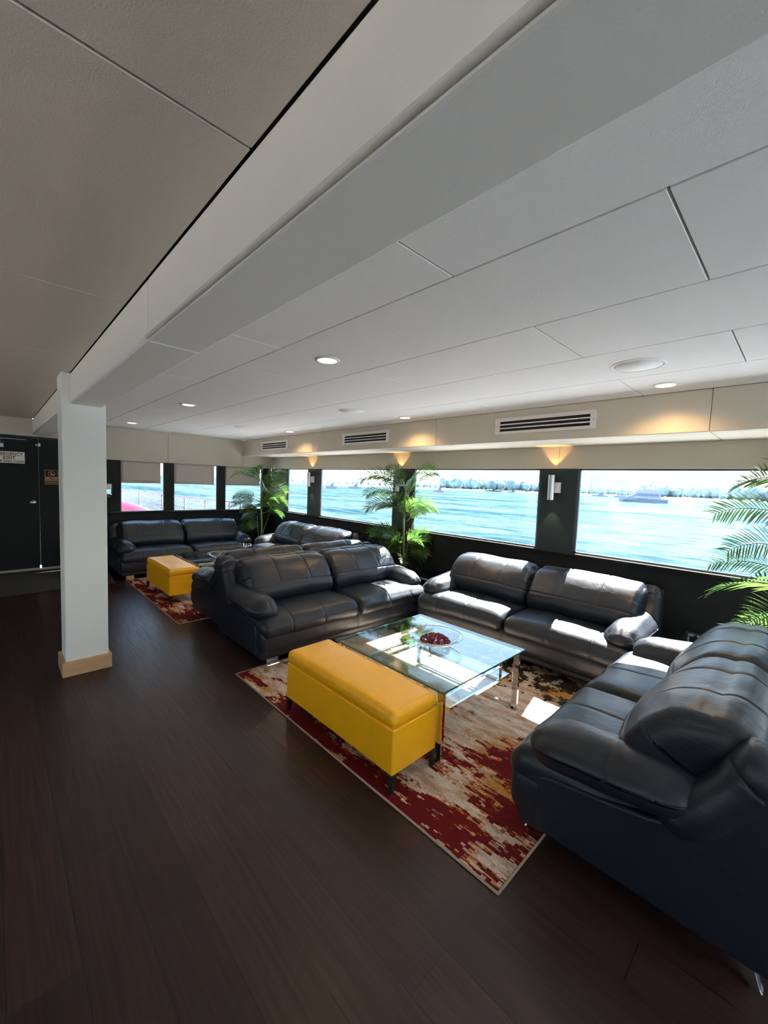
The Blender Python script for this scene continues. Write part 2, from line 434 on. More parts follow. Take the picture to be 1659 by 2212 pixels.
# starboard wall: lower wall, sill, pillars, header
PIL = [(-2.875, -2.465), (-.625, -.215), (1.635, 2.035), (3.885, 4.285), (6.17, 6.567)]
WIN = [(-2.465, -.625), (-.215, 1.635), (2.035, 3.885), (4.285, 6.17), (6.567, 7.31)]
wl = MB(); wl.box(W, W + .06, YN, YB + .06, -.1, ZL - .02)
struct(wl.build('wall_right', M['black']), 'black lower wall under the sea windows', 'wall')
hd = MB()
for (ya, yb) in ((YN, -.42), (-.42, 1.838), (1.838, 4.085), (4.085, 6.37), (6.37, YB)):
    hd.box(W, W + .06, ya + .001, yb - .001, ZH, ZS, bevel=.002, seg=1)
hd.box(W + .001, W + .06, YN, YB, ZS, ZC + .02)
struct(hd.build('wall_right_header', M['beige']), 'beige header panel above the sea windows', 'wall')
pl = MB()
for (ya, yb) in PIL + [(7.31, YB), (YN, -4.0)]: pl.box(W, W + .06, ya, yb, ZL - .02, ZH, bevel=.004, seg=1)
struct(pl.build('wall_right_pillars', M['pillar']), 'dark pillars between the sea windows', 'wall')
struct(MB().box(W - .035, W + .06, YN, YB, ZL - .028, ZL, bevel=.006).build('trim_3', M['sill']), 'worn dark sill along the sea windows', 'trim')
for i, (ya, yb) in enumerate(WIN):
    f = MB()
    t = .018
    f.box(W + .02, W + .05, ya, ya + t, ZL, ZH); f.box(W + .02, W + .05, yb - t, yb, ZL, ZH)
    f.box(W + .02, W + .05, ya, yb, ZL, ZL + t); f.box(W + .02, W + .05, ya, yb, ZH - t, ZH)
    w = f.build('window_%d' % (i + 1), M['frame_alu']); struct(w)
    MB().box(W + .032, W + .036, ya + t, yb - t, ZL + t, ZH - t).build('window_pane', M['glass'], w)

# bow wall with three windows and a double door
BW = [(1.55, 2.215), (2.375, 3.155), (3.315, 4.10)]
DX0, DX1, DZ0, DZ1 = -.45, 1.22, .15, 2.08
wb = MB()
wb.box(1.30, W, YB, YB + .06, 0, .975)
for xa, xb in ((1.30, 1.55), (2.215, 2.375), (3.155, 3.315), (4.10, W)): wb.box(xa, xb, YB, YB + .06, .975, ZH + .01, bevel=.004, seg=1)
wb.box(DX1, 1.30, YB, YB + .06, 0, ZC + .02); wb.box(XL, DX0, YB, YB + .06, 0, ZC + .02); wb.box(DX0, DX1, YB, YB + .06, -.1, DZ0 - .01)
struct(wb.build('wall_back', M['black']), 'black bow wall around the rear windows and doors', 'wall')
hb = MB()
for xa, xb in ((1.305, 2.273), (2.276, SX), (SX, W)): hb.box(xa, xb - .002, YB - .012, YB + .06, ZH, ZC, bevel=.003, seg=1)
struct(hb.build('wall_back_header', M['beige']), 'beige header panel above the three rear windows', 'wall')
struct(MB().box(XL, 1.30, YB - .012, YB + .06, DZ1 + .03, ZC, bevel=.003).build('wall_back_lintel', M['beige']), 'beige panel above the black double door', 'wall')
struct(MB().box(XL, 1.30, YB - .02, YB + .05, DZ1, DZ1 + .03).build('trim_4', M['pillar']), 'dark strip above the double door', 'trim')
struct(MB().box(1.295, 1.34, YB - .03, YB, 0, ZH, bevel=.004).build('trim_5', M['pillar']), 'dark upright trim beside the first rear window', 'trim')
struct(MB().box(1.30, W, YB - .03, YB, .945, .975, bevel=.005).build('trim_6', M['sill']), 'dark sill under the rear windows', 'trim')
for i, (xa, xb) in enumerate(BW):
    f = MB(); t = .012
    f.box(xa, xa + t, YB + .02, YB + .05, .975, ZH); f.box(xb - t, xb, YB + .02, YB + .05, .975, ZH)
    f.box(xa, xb, YB + .02, YB + .05, .975, .975 + t); f.box(xa, xb, YB + .02, YB + .05, ZH - t, ZH)
    w = f.build('window_%d' % (i + 6), M['frame_alu']); struct(w)
    MB().box(xa + t, xb - t, YB + .032, YB + .036, .975 + t, ZH - t).build('window_pane', M['glass'], w)
    # roller blind hanging part way down
    b = thing('roller_blind', ['grey beige roller blind half lowered over the rear window with the pink cover outside',
                               'grey beige roller blind half lowered over the middle rear window',
                               'grey beige roller blind half lowered behind the corner palm'][i], 'blind', (xa, YB - .004, ZH), 0, 'roller blinds on the rear windows')
    bw = (xb - xa) - .062
    q = MB(); NX, NZ = 10, 8
    vs = [[q.bm.verts.new((.004 + bw * a / NX, .018 + .004 * math.sin(a * 1.7 + c * .3), -.355 * c / NZ)) for a in range(NX + 1)] for c in range(NZ + 1)]
    for c in range(NZ):
        for a in range(NX): q.bm.faces.new((vs[c][a], vs[c][a + 1], vs[c + 1][a + 1], vs[c + 1][a])).smooth = True
    cl = q.build('blind_cloth', M['blind'], b); sd = cl.modifiers.new('thick', 'SOLIDIFY'); sd.thickness = .003
    MB().box(.004, .004 + bw, .010, .026, -.372, -.350, bevel=.003).build('bottom_bar', M['blind'], b)

# double door
def door(n, xa, xb, label):
    d = MB(); y0, y1 = YB + .0, YB + .045
    d.box(xa, xb, y0, y1, DZ0 + .035, DZ1, bevel=.003, seg=1)
    if n == 1: d.box(xa, xb - .010, y0, y1, DZ0, DZ0 + .035)
    else: d.box(xa + .010, xb, y0, y1, DZ0, DZ0 + .035)
    return struct(d.build('door_%d' % n, M['door']), label, 'door')
XG = .507
d1 = door(1, DX0, XG - .0012, 'black door leaf with the emergency exit sign')
d2 = door(2, XG + .0012, DX1, 'black door leaf behind the pale column')
kx, kz = .434, 1.138
kb = MB(); kb.lathe([(.0, 0), (.034, .0), (.036, .006), (.030, .012), (.0, .012)], n=28)
bmesh.ops.transform(kb.bm, matrix=Matrix.Translation((kx, YB, kz)) @ Matrix.Rotation(PI / 2, 4, 'X'), verts=kb.bm.verts[:])
kn = kb.build('door_knob', M['chrome'], d1)
kc = MB(); kc.lathe([(.012, 0), (.012, .02), (.024, .03), (.026, .045), (.018, .056), (0, .058)], n=24)
bmesh.ops.transform(kc.bm, matrix=Matrix.Translation((kx, YB - .010, kz)) @ Matrix.Rotation(PI / 2, 4, 'X'), verts=kc.bm.verts[:])
kc.build('knob_grip', M['chrome'], kn)
cl = thing('door_closer', 'dark metal door closer arm at the top of the black door', 'door closer', (.1, YB, 2.035))
MB().box(-.34, .02, -.05, 0, -.03, .02, bevel=.006).build('closer_body', M['blackwood'], cl)
MB().box(-.30, .27, -.062, -.048, .012, .024).build('closer_arm', M['zinc'], cl)
tag(MB().box(-.06, .128, YB - .004, YB - .0005, 1.93, 1.985).build('small_white_plate', M['white']), 'small blank white plate above the emergency exit sign', 'sign')
ct = thing('door_contact', 'small white magnetic contact at the top of the black doors', 'contact', (.5, YB - .001, 2.0))
MB().box(.002, .030, -.018, 0, -.028, .016, bevel=.003).build('sensor_block', M['white'], ct)
MB().box(-.024, -.008, -.014, 0, -.024, .004, bevel=.003).build('magnet_block', M['white'], ct)
struct(MB().box(DX0, 1.30, YB - .05, YB + .05, DZ0 - .028, DZ0 - .004, bevel=.004).build('trim_7', M['zinc']), 'grey metal threshold under the double door', 'trim')
tag(MB().prism([(6.97, .001), (YB - .052, .001), (YB - .052, .118), (YB - .35, .118), (6.97, .010)], 'x', XL + .5, 1.28).build('door_mat', M['mat'], bevel=.004), 'dark ribbed mat ramp in front of the black double door', 'mat')

def text_mesh(txt, size, name, mat, parent, loc, align='CENTER', bold=.0, sx=1.):
    cu = bpy.data.curves.new('t', 'FONT'); cu.body = txt; cu.size = size; cu.align_x = align; cu.align_y = 'CENTER'; cu.offset = bold; cu.extrude = .0006
    o = bpy.data.objects.new('t', cu); C.objects.link(o)
    dg = bpy.context.evaluated_depsgraph_get(); me = bpy.data.meshes.new_from_object(o.evaluated_get(dg))
    C.objects.unlink(o); bpy.data.objects.remove(o); bpy.data.curves.remove(cu)
    me.transform(Matrix.Rotation(PI / 2, 4, 'X') @ Matrix.Scale(sx, 4, (1, 0, 0)))
    me.materials.clear(); me.materials.append(mat)
    r = bpy.data.objects.new(name, me); C.objects.link(r); r.parent = parent; r.location = loc
    return r
sg = thing('exit_sign', 'cream emergency exit sign with dark red lettering on the black door', 'sign', (.19, YB - .001, 1.79))
MB().box(-.165, .162, -.004, 0, -.083, .083, bevel=.002).build('sign_plate', M['signcream'], sg)
text_mesh('EMERGENCY', .064, 'lettering', M['signred'], sg, (-.012, -.0046, .044), bold=.0012, sx=.84)
text_mesh('EXIT', .064, 'lettering', M['signred'], sg, (-.004, -.0046, -.010), bold=.0016)
text_mesh('KEEP AREA CLEAR', .045, 'lettering', M['signred'], sg, (-.006, -.0046, -.058), bold=.001, sx=.88)
na = thing('no_alcohol_sign', 'black and gold no alcohol sign on the door beside the pale column', 'sign', (.652, YB - .001, 1.52))
MB().box(-.080, .080, -.003, 0, -.110, .110, bevel=.004).build('sign_border', M['gold'], na)
MB().box(-.074, .074, -.0042, -.001, -.104, .104, bevel=.003).build('sign_face', M['slot'], na)
rg = MB()
for k in range(36):
    a, b_ = 2 * PI * k / 36, 2 * PI * (k + 1) / 36
    rg.quad([(.042 * math.cos(a), -.0048, .052 + .042 * math.sin(a)), (.042 * math.cos(b_), -.0048, .052 + .042 * math.sin(b_)),
             (.036 * math.cos(b_), -.0048, .052 + .036 * math.sin(b_)), (.036 * math.cos(a), -.0048, .052 + .036 * math.sin(a))])
rg.box(-.036, .036, -.0052, -.0046, -.003, .003, mat=Matrix.Translation((0, 0, .052)) @ Matrix.Rotation(PI / 4, 4, 'Y'))
rg.box(-.012, .006, -.005, -.0044, .030, .056); rg.box(-.007, .001, -.005, -.0044, .056, .074); rg.prism([(.010, .030), (.024, .030), (.027, .052), (.007, .052)], 'y', -.005, -.0044)
rg.build('prohibition_symbol', M['gold'], na)
MB().box(-.074, .074, -.005, -.004, -.062, .004).build('gold_band', M['gold'], na)
text_mesh('NO', .034, 'lettering', M['slot'], na, (0, -.0056, -.012), bold=.001)
text_mesh('ALCOHOL', .034, 'lettering', M['slot'], na, (0, -.0056, -.042), bold=.001, sx=.9)
fp = MB()
for z in (-.076, -.089): fp.box(-.062, .062, -.0048, -.004, z - .003, z + .003)
fp.build('fine_print_lines', M['gold'], na)
wd = thing('wall_dispenser', 'small white and chrome box on the dark trim left of the first rear window', 'dispenser', (1.36, YB - .03, 1.35))
MB().box(-.05, .05, -.085, 0, -.10, .10, bevel=.03, seg=5).build('housing', M['chrome'], wd)
MB().box(-.035, .035, -.095, -.05, .0, .085, bevel=.02, seg=4).build('front_cover', M['white'], wd)
MB().box(-.03, .03, -.075, -.01, -.135, -.10, bevel=.008).build('nozzle', M['blackwood'], wd)

# port wall and stern wall, outside the frame; openings assumed to admit daylight
pw = MB(); pw.box(XL - .06, XL, YN, YB + .06, -.1, ZL); pw.box(XL - .06, XL, YN, YB + .06, ZH, ZC + .02)
for (ya, yb) in ((YN, -3.9), (-2.2, -1.8), (.05, .45), (2.3, 2.7), (4.55, 4.95), (6.8, YB)): pw.box(XL - .06, XL, ya, yb, ZL, ZH)
struct(pw.build('wall_left', M['black']), 'dark port side wall with windows', 'wall')
fw = MB(); fw.box(XL, -1.2, YN - .06, YN, -.1, ZC + .02); fw.box(4.1, W, YN - .06, YN, -.1, ZC + .02); fw.box(-1.2, 4.1, YN - .06, YN, 2.12, ZC + .02)
struct(fw.build('wall_front', M['black']), 'dark stern wall with a wide opening added to let daylight in', 'wall')
gd = MB()
for k in range(5): x = -1.2 + 5.3 * k / 4; gd.box(x - .03, x + .03, YN - .05, YN - .01, 0, 2.12)
gd = struct(gd.build('door_3', M['frame_alu']), 'unseen glazed sliding doors added to let daylight in from the stern', 'door')  # stern doors are added, out of view, to bring daylight in
MB().box(-1.2, 4.1, YN - .034, YN - .028, 0, 2.12).build('door_pane', M['glass'], gd)
struct(MB().box(XL, W + 2.5, YN - 9, YN - .07, -.2, -.08).build('floor_bounce_aft_deck', M['deck']), 'unseen white aft deck added behind the camera to bounce sun inside', 'deck')  # added behind the camera as a sunlit reflector for the ceiling

# column with oak skirting
struct(MB().box(.388, .672, 3.945, 4.20, .03, ZC, bevel=.010, seg=3).build('column', M['column']), 'pale fabric covered square column with a light wood skirting', 'column')
struct(MB().box(.364, .692, 3.925, 4.222, 0, .118, bevel=.003).build('baseboard_column', M['wood']), 'light oak skirting around the column foot', 'baseboard')

# ------------------------------------------------------------------ ceiling fixtures
def downlight(x, y, label, power, spot_to=None):
    t = thing('ceiling_downlight', label, 'downlight', (x, y, ZC), 0, 'round recessed ceiling lights')
    MB().lathe([(.058, -.002), (.060, -.007), (.076, -.006), (.079, 0), (.058, 0)], n=32).build('trim_ring', M['white'], t)
    MB().lathe([(0, -.004), (.057, -.004), (.058, -.001), (0, -.001)], n=32).build('diffuser', M['lamp'], t)
    li = bpy.data.lights.new('downlight_lamp', 'SPOT'); li.energy = power; li.color = (1, .60, .27); li.spot_size = 2.5; li.spot_blend = .7; li.shadow_soft_size = .05
    lo = bpy.data.objects.new('downlight_lamp', li); C.objects.link(lo); lo.parent = t; lo.location = (0, 0, -.02)
for (x, y, lb) in ((1.52, 2.13, 'round ceiling light nearest the camera in the row beside the long beam'), (1.508, 4.586, 'round ceiling light behind the pale column, second of its row'), (1.497, 6.95, 'small round ceiling light closest to the rear windows, beside the pale column')):
    downlight(x, y, lb, 5)
for (x, y, lb) in ((3.37, .738, 'round ceiling light at the right edge just in front of the soffit'), (3.38, 3.217, 'round ceiling light by the soffit above the middle vent'), (3.36, 5.66, 'round ceiling light by the soffit between the two far vents')):
    downlight(x, y, lb, 30)
for (x, y, lb) in ((2.765, .754, 'large round flush ceiling speaker nearest the camera'), (2.764, 3.412, 'round flush ceiling speaker between the middle vent and the rear windows'), (2.70, 5.83, 'round flush ceiling speaker closest to the rear windows')):
    t = thing('ceiling_speaker', lb, 'speaker', (x, y, ZC), 0, 'round ceiling speakers')
    MB().lathe([(.128, -.001), (.130, -.006), (.140, -.006), (.143, 0), (.128, 0)], n=48).build('speaker_rim', M['white'], t)
    MB().lathe([(0, -.005), (.127, -.004), (.127, -.001), (0, -.001)], n=48).build('grille', M['panel'], t)
for (ya, yb, lb) in ((1.27, 2.22, 'long white slot vent on the soffit above the near window pillar, largest of the three'), (3.742, 4.697, 'white slot vent on the soffit above the tall palm, middle of the three'), (6.207, 7.155, 'white slot vent on the soffit closest to the rear windows')):
    t = thing('air_vent', lb, 'vent', (SX, ya, 2.138), 0, 'white slot vents along the soffit')
    Ln, Hh = yb - ya, .158; fr = MB()
    fr.box(-.012, 0, 0, .05, 0, Hh); fr.box(-.012, 0, Ln - .05, Ln, 0, Hh)
    bars = [(0, .028), (.052, .064), (.088, .100), (.124, Hh)]
    for za, zb in bars: fr.box(-.012, 0, .05, Ln - .05, za, zb)
    fr.build('vent_frame', M['vent'], t, bevel=.002)
    MB().box(-.002, -.0005, .04, Ln - .04, .02, .135).build('dark_slots', M['slot'], t)
    for y in (.022, Ln - .022): MB().cyl((-.0135, y, Hh / 2), (-.011, y, Hh / 2), .004, n=10).build('screw', M['zinc'], kids(t)[0])

for (y, lb) in ((1.86, 'silver up and down wall light on the pillar left of the motor yacht'), (4.11, 'silver up and down wall light on the pillar behind the tall palm'), (6.40, 'silver up and down wall light on the pillar near the corner palm')):
    t = thing('wall_sconce', lb, 'wall light', (W, y, 1.635), 0, 'silver wall lights on the window pillars')
    cy = MB(); n = 40; prof = []
    for z in (-.13, .13):
        prof.append([cy.bm.verts.new((-.075 + (.030 + .0015 * (k % 2)) * math.cos(2 * PI * k / n), .01 + (.030 + .0015 * (k % 2)) * math.sin(2 * PI * k / n), z)) for k in range(n)])
    for k in range(n): cy.bm.faces.new((prof[0][k], prof[0][(k + 1) % n], prof[1][(k + 1) % n], prof[1][k]))
    cy.build('ribbed_cylinder', M['satin'], t)
    MB().box(-.05, 0, -.062, -.012, -.055, .055, bevel=.004).build('mounting_plate', M['white'], t)
    MB().box(-.06, -.03, -.03, .0, -.01, .01).build('bracket', M['satin'], t)
    for sgn, nm, e, colr, sz in ((1, 'upper_lens', 8, (1, .55, .20), 1.15), (-1, 'lower_lens', 7, (1, .88, .62), 1.0)):
        MB().lathe([(0, sgn * .118), (.0285, sgn * .118)], c=(-.075, .01, 0), n=24).build(nm, M['sconce_lens'], t)
        li = bpy.data.lights.new(nm + '_lamp', 'SPOT'); li.energy = e; li.color = colr; li.spot_size = sz; li.spot_blend = .25; li.shadow_soft_size = .008
        lo = bpy.data.objects.new(nm + '_lamp', li); C.objects.link(lo); lo.parent = t; lo.location = (-.075, .01, sgn * .122)
        lo.rotation_euler = (PI if sgn > 0 else 0, 0, 0)

# ------------------------------------------------------------------ sofas (front faces -y, origin on the floor at the middle)
def make_sofa(L, label, group):
    t = thing('leather_sofa', label, 'sofa', (0, 0, 0), 0, group)
    hl = L / 2
    side = [(-.335, .10), (.455, .10), (.468, .30), (.482, .740), (.474, .762), (.450, .768), (.425, .745), (.395, .69), (.345, .60), (.29, .515),
            (.21, .458), (.10, .424), (-.02, .402), (-.16, .382), (-.27, .366), (-.315, .35), (-.325, .30)]
    for s in (-1, 1):
        MB().prism(side, 'x', s * hl, s * (hl - .055)).build('side_panel', M['leather'], t, bevel=.014, seg=3)
    def rail_d(p, u, v, w): return p
    rl = cushion((hl - .004, .11, .105), (.03, .055, .085), (24, 2, 2), su=(0.,), groove=.006, amp=.004, fr=4)
    bmo(rl, 'front_rail', M['leather'], t, Matrix.Translation((0, -.345, .225)))
    pn = cushion((hl - .015, .06, .036), .018, (20, 2, 1))
    bmo(pn, 'base_plinth', M['leather'], t, Matrix.Translation((0, -.355, .112)))
    MB().box(-hl + .05, hl - .05, -.30, .44, .11, .33).build('seat_deck', M['leather_dark'], t)
    bk = MB().prism([(.30, .12), (.462, .12), (.476, .74), (.455, .765), (.37, .76), (.34, .70)], 'x', -hl + .05, hl - .05)
    bk.build('back_frame', M['leather'], t, bevel=.015, seg=3)
    for s in (-1, 1):
        hw = (hl - .006) / 2
        def seat_d(p, u, v, w):
            z = p.z
            if v < 0: z -= .020 * v * v                       # waterfall towards the nose
            z -= .012 * max(0, s * u) ** 2                     # sinks under the arm
            return (p.x, p.y, z)
        sc = cushion((hw - .003, .325, .085), (.055, .085, .078), (26, 16, 2), su=(-.10 * s + 0., .245 * s), bulge=.026, groove=.007, amp=.010, fr=5, deform=seat_d,
                     seam_test=lambda ax, tt, p, nrm: nrm.z > -.5, seed=s * 3.1)
        bmo(sc, 'seat_cushion', M['leather'], t, Matrix.Translation((s * hw, -.155, .358)))
    for s in (-1, 1):
        hw = (hl - .095) / 2
        def back_d(p, u, v, w):
            y = p.y
            top = max(0, w)
 
            y += .045 * (w + 1) * .5 * (1 - v) / 2
            y += .075 * top * top                               # rolls backwards at the top
            y -= .030 * (1 - u * u) * (1 - min(1, abs(w + .35)) ** 2) * (1 - v) / 2
            z = p.z - .022 * abs(u) ** 5 * (1 if w > 0 else 0)
            pin = 1 - .10 * max(0, abs(u) - .75) / .25 * max(0, -w)
            wr = 0
            if w < -.45: wr = .006 * math.sin(u * 46 + 2 * math.sin(u * 9)) * min(1, (-w - .45) * 3) * (abs(u) ** 2)
            return (p.x + .010 * math.copysign(1, u) * abs(u) ** 3, y * pin + wr, z)
        bc = cushion((hw - .002, .145, .255), (.06, .125, .14), (26, 4, 16), su=(-hw * .36, hw * .36), sw=(-.105,), groove=.009, amp=.012, fr=5, deform=back_d,
                     seam_test=lambda ax, tt, p, nrm: (nrm.y < .3 and (ax != 0 or p.z > -.105) if ax == 0 else nrm.y < -.2), seed=s * 7.7)
        bmo(bc, 'back_cushion', M['leather'], t, Matrix.Translation((s * (hw + .004), .130, .645)) @ Matrix.Rotation(math.radians(-28), 4, 'X'))
    for s in (-1, 1):
        def arm_d(p, u, v, w):
            k = (v + 1) / 2                                    # 0 front .. 1 back
            x = p.x * (1 - .16 * (1 - k) ** 2)
            z = p.z - .025 * u * u * (1 if w > 0 else .3) - .030 * (1 - k) ** 2 + .035 * k * k
            wr = .0045 * math.sin(u * 17 + p.y * 5) * max(0, abs(v) - .62) * 2.2
            return (x, p.y, z + wr)
        ap = cushion((.165, .325, .098), (.14, .15, .094), (8, 20, 2), sv=(.02,), groove=.004, amp=.006, fr=7, deform=arm_d, seam_test=lambda ax, tt, p, nrm: nrm.z > -.1, seed=s * 5)
        bmo(ap, 'arm_pillow', M['leather'], t, Matrix.Translation((s * (hl - .110), -.068, .500)) @ Matrix.Rotation(math.radians(-s * 6), 4, 'Y'))
        def wing_d(p, u, v, w):
            return (p.x * (1 - .10 * v), p.y, p.z - .035 * (1 - v * v) + .02)
        wg = cushion((.105, .240, .080), (.085, .085, .078), (6, 14, 2), sv=(.13,), groove=.005, amp=.007, fr=7, deform=wing_d, seed=s * 9)
        bmo(wg, 'wing_bolster', M['leather'], t, Matrix.Translation((s * (hl - .085), .285, .585)) @ Matrix.Rotation(math.radians(55), 4, 'X'))
    for s in (-1, 1):
        ft = MB(); xa = s * (hl - .135)
        ft.prism([(-.372, .100), (-.366, .100), (-.388, .022), (-.395, .022)], 'x', xa - .055, xa + .055)
        ft.prism([(-.402, .000), (-.350, .000), (-.350, .006), (-.384, .008), (-.390, .020), (-.402, .016)], 'x', xa - .060, xa + .060)
        ft.box(xa - .03, xa + .03, -.36, -.30, .0, .09)
        ft.build('front_foot', M['chrome'], t, bevel=.0015, seg=1)
        rf = MB().prism([(.30, .11), (.40, .11), (.43, .012), (.438, 0), (.405, 0), (.39, .02), (.36, .085)], 'x', s * (hl - .05), s * (hl - .085))
        rf.build('rear_foot', M['chrome'], t, bevel=.002, seg=1)
    return t

# the six sofas
LS = 2.10
sA = make_sofa(LS, 'charcoal leather sofa behind the near yellow ottoman, facing the glass coffee table', 'charcoal leather sofas')
sA.location = (2.64, 3.50, 0)
sB = dup(sA, (3.81, 1.86, 0), -PI / 2, 'charcoal leather sofa under the sea windows with sunlit seats, beside the near coffee table')
sC = make_sofa(1.80, 'charcoal leather loveseat cut off by the right edge of the photo, seen from its side', 'charcoal leather sofas')
sC.location = (2.615, .415, 0); sC.rotation_euler.z = PI
sD = dup(sA, (2.695, 4.49, 0), PI, 'charcoal leather sofa standing back to back with the middle sofa, facing the rear windows')
sE = dup(sA, (2.40, 7.44, 0), 0, 'charcoal leather sofa under the three rear windows with blinds')
sF = dup(sA, (3.81, 5.93, 0), -PI / 2, 'charcoal leather sofa under the sea windows between the corner palm and the tall palm')

# ------------------------------------------------------------------ ottomans
def make_ottoman(label):
    t = thing('storage_ottoman', label, 'ottoman', (0, 0, 0), 0, 'yellow storage ottomans')
    hx, hy = .182, .525
    bmo(cushion((hx - .004, hy - .004, .124), .010, (3, 8, 3), amp=.002, fr=4), 'box_body', M['yellow'], t, Matrix.Translation((0, 0, .222)))
    def lid_d(p, u, v, w): return (p.x, p.y, p.z)
    bmo(cushion((hx, hy, .045), (.034, .034, .040), (8, 18, 2), bulge=.010, sw=(-.028,), groove=.004, amp=.003, fr=6), 'padded_lid', M['yellow'], t, Matrix.Translation((0, 0, .386)))
    for sx in (-1, 1):
        for sy in (-1, 1):
            x, y = sx * (hx - .022), sy * (hy - .022); lg = MB(); r0, r1 = .020, .011
            for (za, zb) in ((0, .098),):
                A = [lg.bm.verts.new((x + sx * .006 + a * r1, y + sy * .006 + b_ * r1, za)) for a, b_ in ((-1, -1), (1, -1), (1, 1), (-1, 1))]
                B = [lg.bm.verts.new((x + a * r0, y + b_ * r0, zb)) for a, b_ in ((-1, -1), (1, -1), (1, 1), (-1, 1))]
                lg.bm.faces.new(A); lg.bm.faces.new(B)
                for i in range(4): lg.bm.faces.new((A[i], A[(i + 1) % 4], B[(i + 1) % 4], B[i]))
            # curved bracket under the box
            lg.prism([(x - sx * .0, .098), (x - sx * .075, .098), (x - sx * .03, .088), (x - sx * .004, .06)], 'y', y - .012, y + .012)
            lg.prism([(y - sy * .0, .098), (y - sy * .075, .098), (y - sy * .03, .088), (y - sy * .004, .06)], 'x', x - .012, x + .012)
            lg.build('leg', M['blackwood'], t, bevel=.002, seg=1)
    return t
o1 = make_ottoman('bright yellow storage ottoman nearest the camera, beside the glass coffee table'); o1.location = (1.627, 1.893, .008)
o2 = dup(o1, (1.745, 5.945, .008), 0, 'bright yellow storage ottoman farther away, by the sofa under the rear windows')

# ------------------------------------------------------------------ rugs
def rug(x0, y0, x1, y1, label, seed):
    t = thing('area_rug', label, 'rug', (0, 0, 0), 0, 'distressed red and cream rugs')
    m = MB(); nx, ny = 40, 50
    q = MB().box(x0 + .012, x1 - .012, y0 + .012, y1 - .012, .0005, .008)
    q.build('rug_pile', rug_mat('distressed_rug_%d' % seed, seed, x0, y0, x1, y1), t)
    e = MB()
    e.tube([(x0 + .006, y0 + .006, .005), (x1 - .006, y0 + .006, .005)], .006, 6); e.tube([(x0 + .006, y1 - .006, .005), (x1 - .006, y1 - .006, .005)], .006, 6)
    e.tube([(x0 + .006, y0 + .006, .005), (x0 + .006, y1 - .006, .005)], .006, 6); e.tube([(x1 - .006, y0 + .006, .005), (x1 - .006, y1 - .006, .005)], .006, 6)
    e.build('bound_edge', M['rug_border'], t)
    return t
rug(1.4065, .726, 4.15, 3.15, 'distressed red gold and cream rug under the near coffee table', 1)
rug(1.425, 4.63, 4.15, 7.09, 'distressed red and cream rug under the far yellow ottoman', 5)

# ------------------------------------------------------------------ coffee tables
def make_table(label):
    t = thing('coffee_table', label, 'coffee table', (0, 0, 0), 0, 'glass and chrome coffee tables')
    hx, hy = .475, .500
    MB().box(-hx, hx, -hy, hy, .436, .448, bevel=.002, seg=1).build('glass_top', M['tglass'], t)
    ed = MB(); e = .0016
    for (a, b_, c, d) in ((-hx - e, -hx, -hy, hy), (hx, hx + e, -hy, hy), (-hx, hx, -hy - e, -hy), (-hx, hx, hy, hy + e)): ed.box(a, b_, c, d, .437, .447)
    ed.build('glass_edge', M['tedge'], t)
    for s in (-1, 1):
        f = MB(); x = s * (hx - .035); w, d = .011, .022
        for y in (-hy + .04, hy - .04): f.box(x - w, x + w, y - d, y + d, 0, .432)
        f.box(x - w, x + w, -hy + .04, hy - .04, 0, .018); f.box(x - w, x + w, -hy + .04, hy - .04, .414, .432)
        for y in (-hy + .04, hy - .04): f.cyl((x, y, .432), (x, y, .437), .018, n=20)
        f.build('leg_frame', M['chrome'], t, bevel=.0015, seg=1)
    cb = MB()
    for y in (-hy + .16, hy - .16): cb.box(-hx + .04, hx - .04, y - .010, y + .010, .262, .280)
    for y in (-hy + .16, hy - .16):
        for s in (-1, 1): cb.box(s * (hx - .035) - .010, s * (hx - .035) + .010, y - .010, y + .010, .262, .42)
    cb.build('cross_bar', M['chrome'], t, bevel=.0015, seg=1)
    MB().box(-.345, .345, -.455, .42, .283, .292, bevel=.002, seg=1).build('glass_shelf', M['tglass'], t)
    se = MB()
    for (a, b_, c, d) in ((-.346, -.345, -.455, .42), (.345, .346, -.455, .42), (-.345, .345, -.4566, -.455), (-.345, .345, .42, .4216)): se.box(a, b_, c, d, .284, .291)
    for (a, b_, c, d) in ((-.345, .345, -.452, -.436), (-.345, .345, .40, .416), (-.345, -.329, -.452, .416), (.329, .345, -.452, .416)): se.box(a, b_, c, d, .268, .2825)
    se.build('shelf_rim', M['chrome'], t)
    return t
t1 = make_table('glass and chrome coffee table holding a bowl of red beads, beside the near ottoman'); t1.location = (2.275, 1.83, .008)
t2 = dup(t1, (2.40, 5.98, .008), 0, 'glass and chrome coffee table beside the far ottoman, mostly hidden by sofas')

def make_bowl(label, z):
    t = thing('glass_bowl', label, 'bowl', (0, 0, 0), 0, None)
    MB().lathe([(0, .004), (.06, .004), (.10, .016), (.15, .040), (.195, .072), (.197, .074), (.194, .075), (.148, .044), (.10, .022), (.06, .009), (0, .009)], n=56).build('bowl_shell', M['bowlglass'], t)
    MB().lathe([(.045, 0), (.062, 0), (.064, .004), (.045, .004)], n=40).build('foot_ring', M['bowlglass'], t)
    MB().tube([(.196 * math.cos(a * PI / 30), .196 * math.sin(a * PI / 30), .0745) for a in range(61)], .0026, 6).build('rim', pmat('pale_glass_rim', (.50, .60, .63), .08, spec=.8), t)
    return t
bw1 = make_bowl('clear glass bowl with dark red beads on the near coffee table', 0); bw1.location = (2.30, 1.80, .456)
bw2 = dup(bw1, (2.36, 5.75, .456), 0, 'empty clear glass bowl on the far coffee table')
bd = MB()
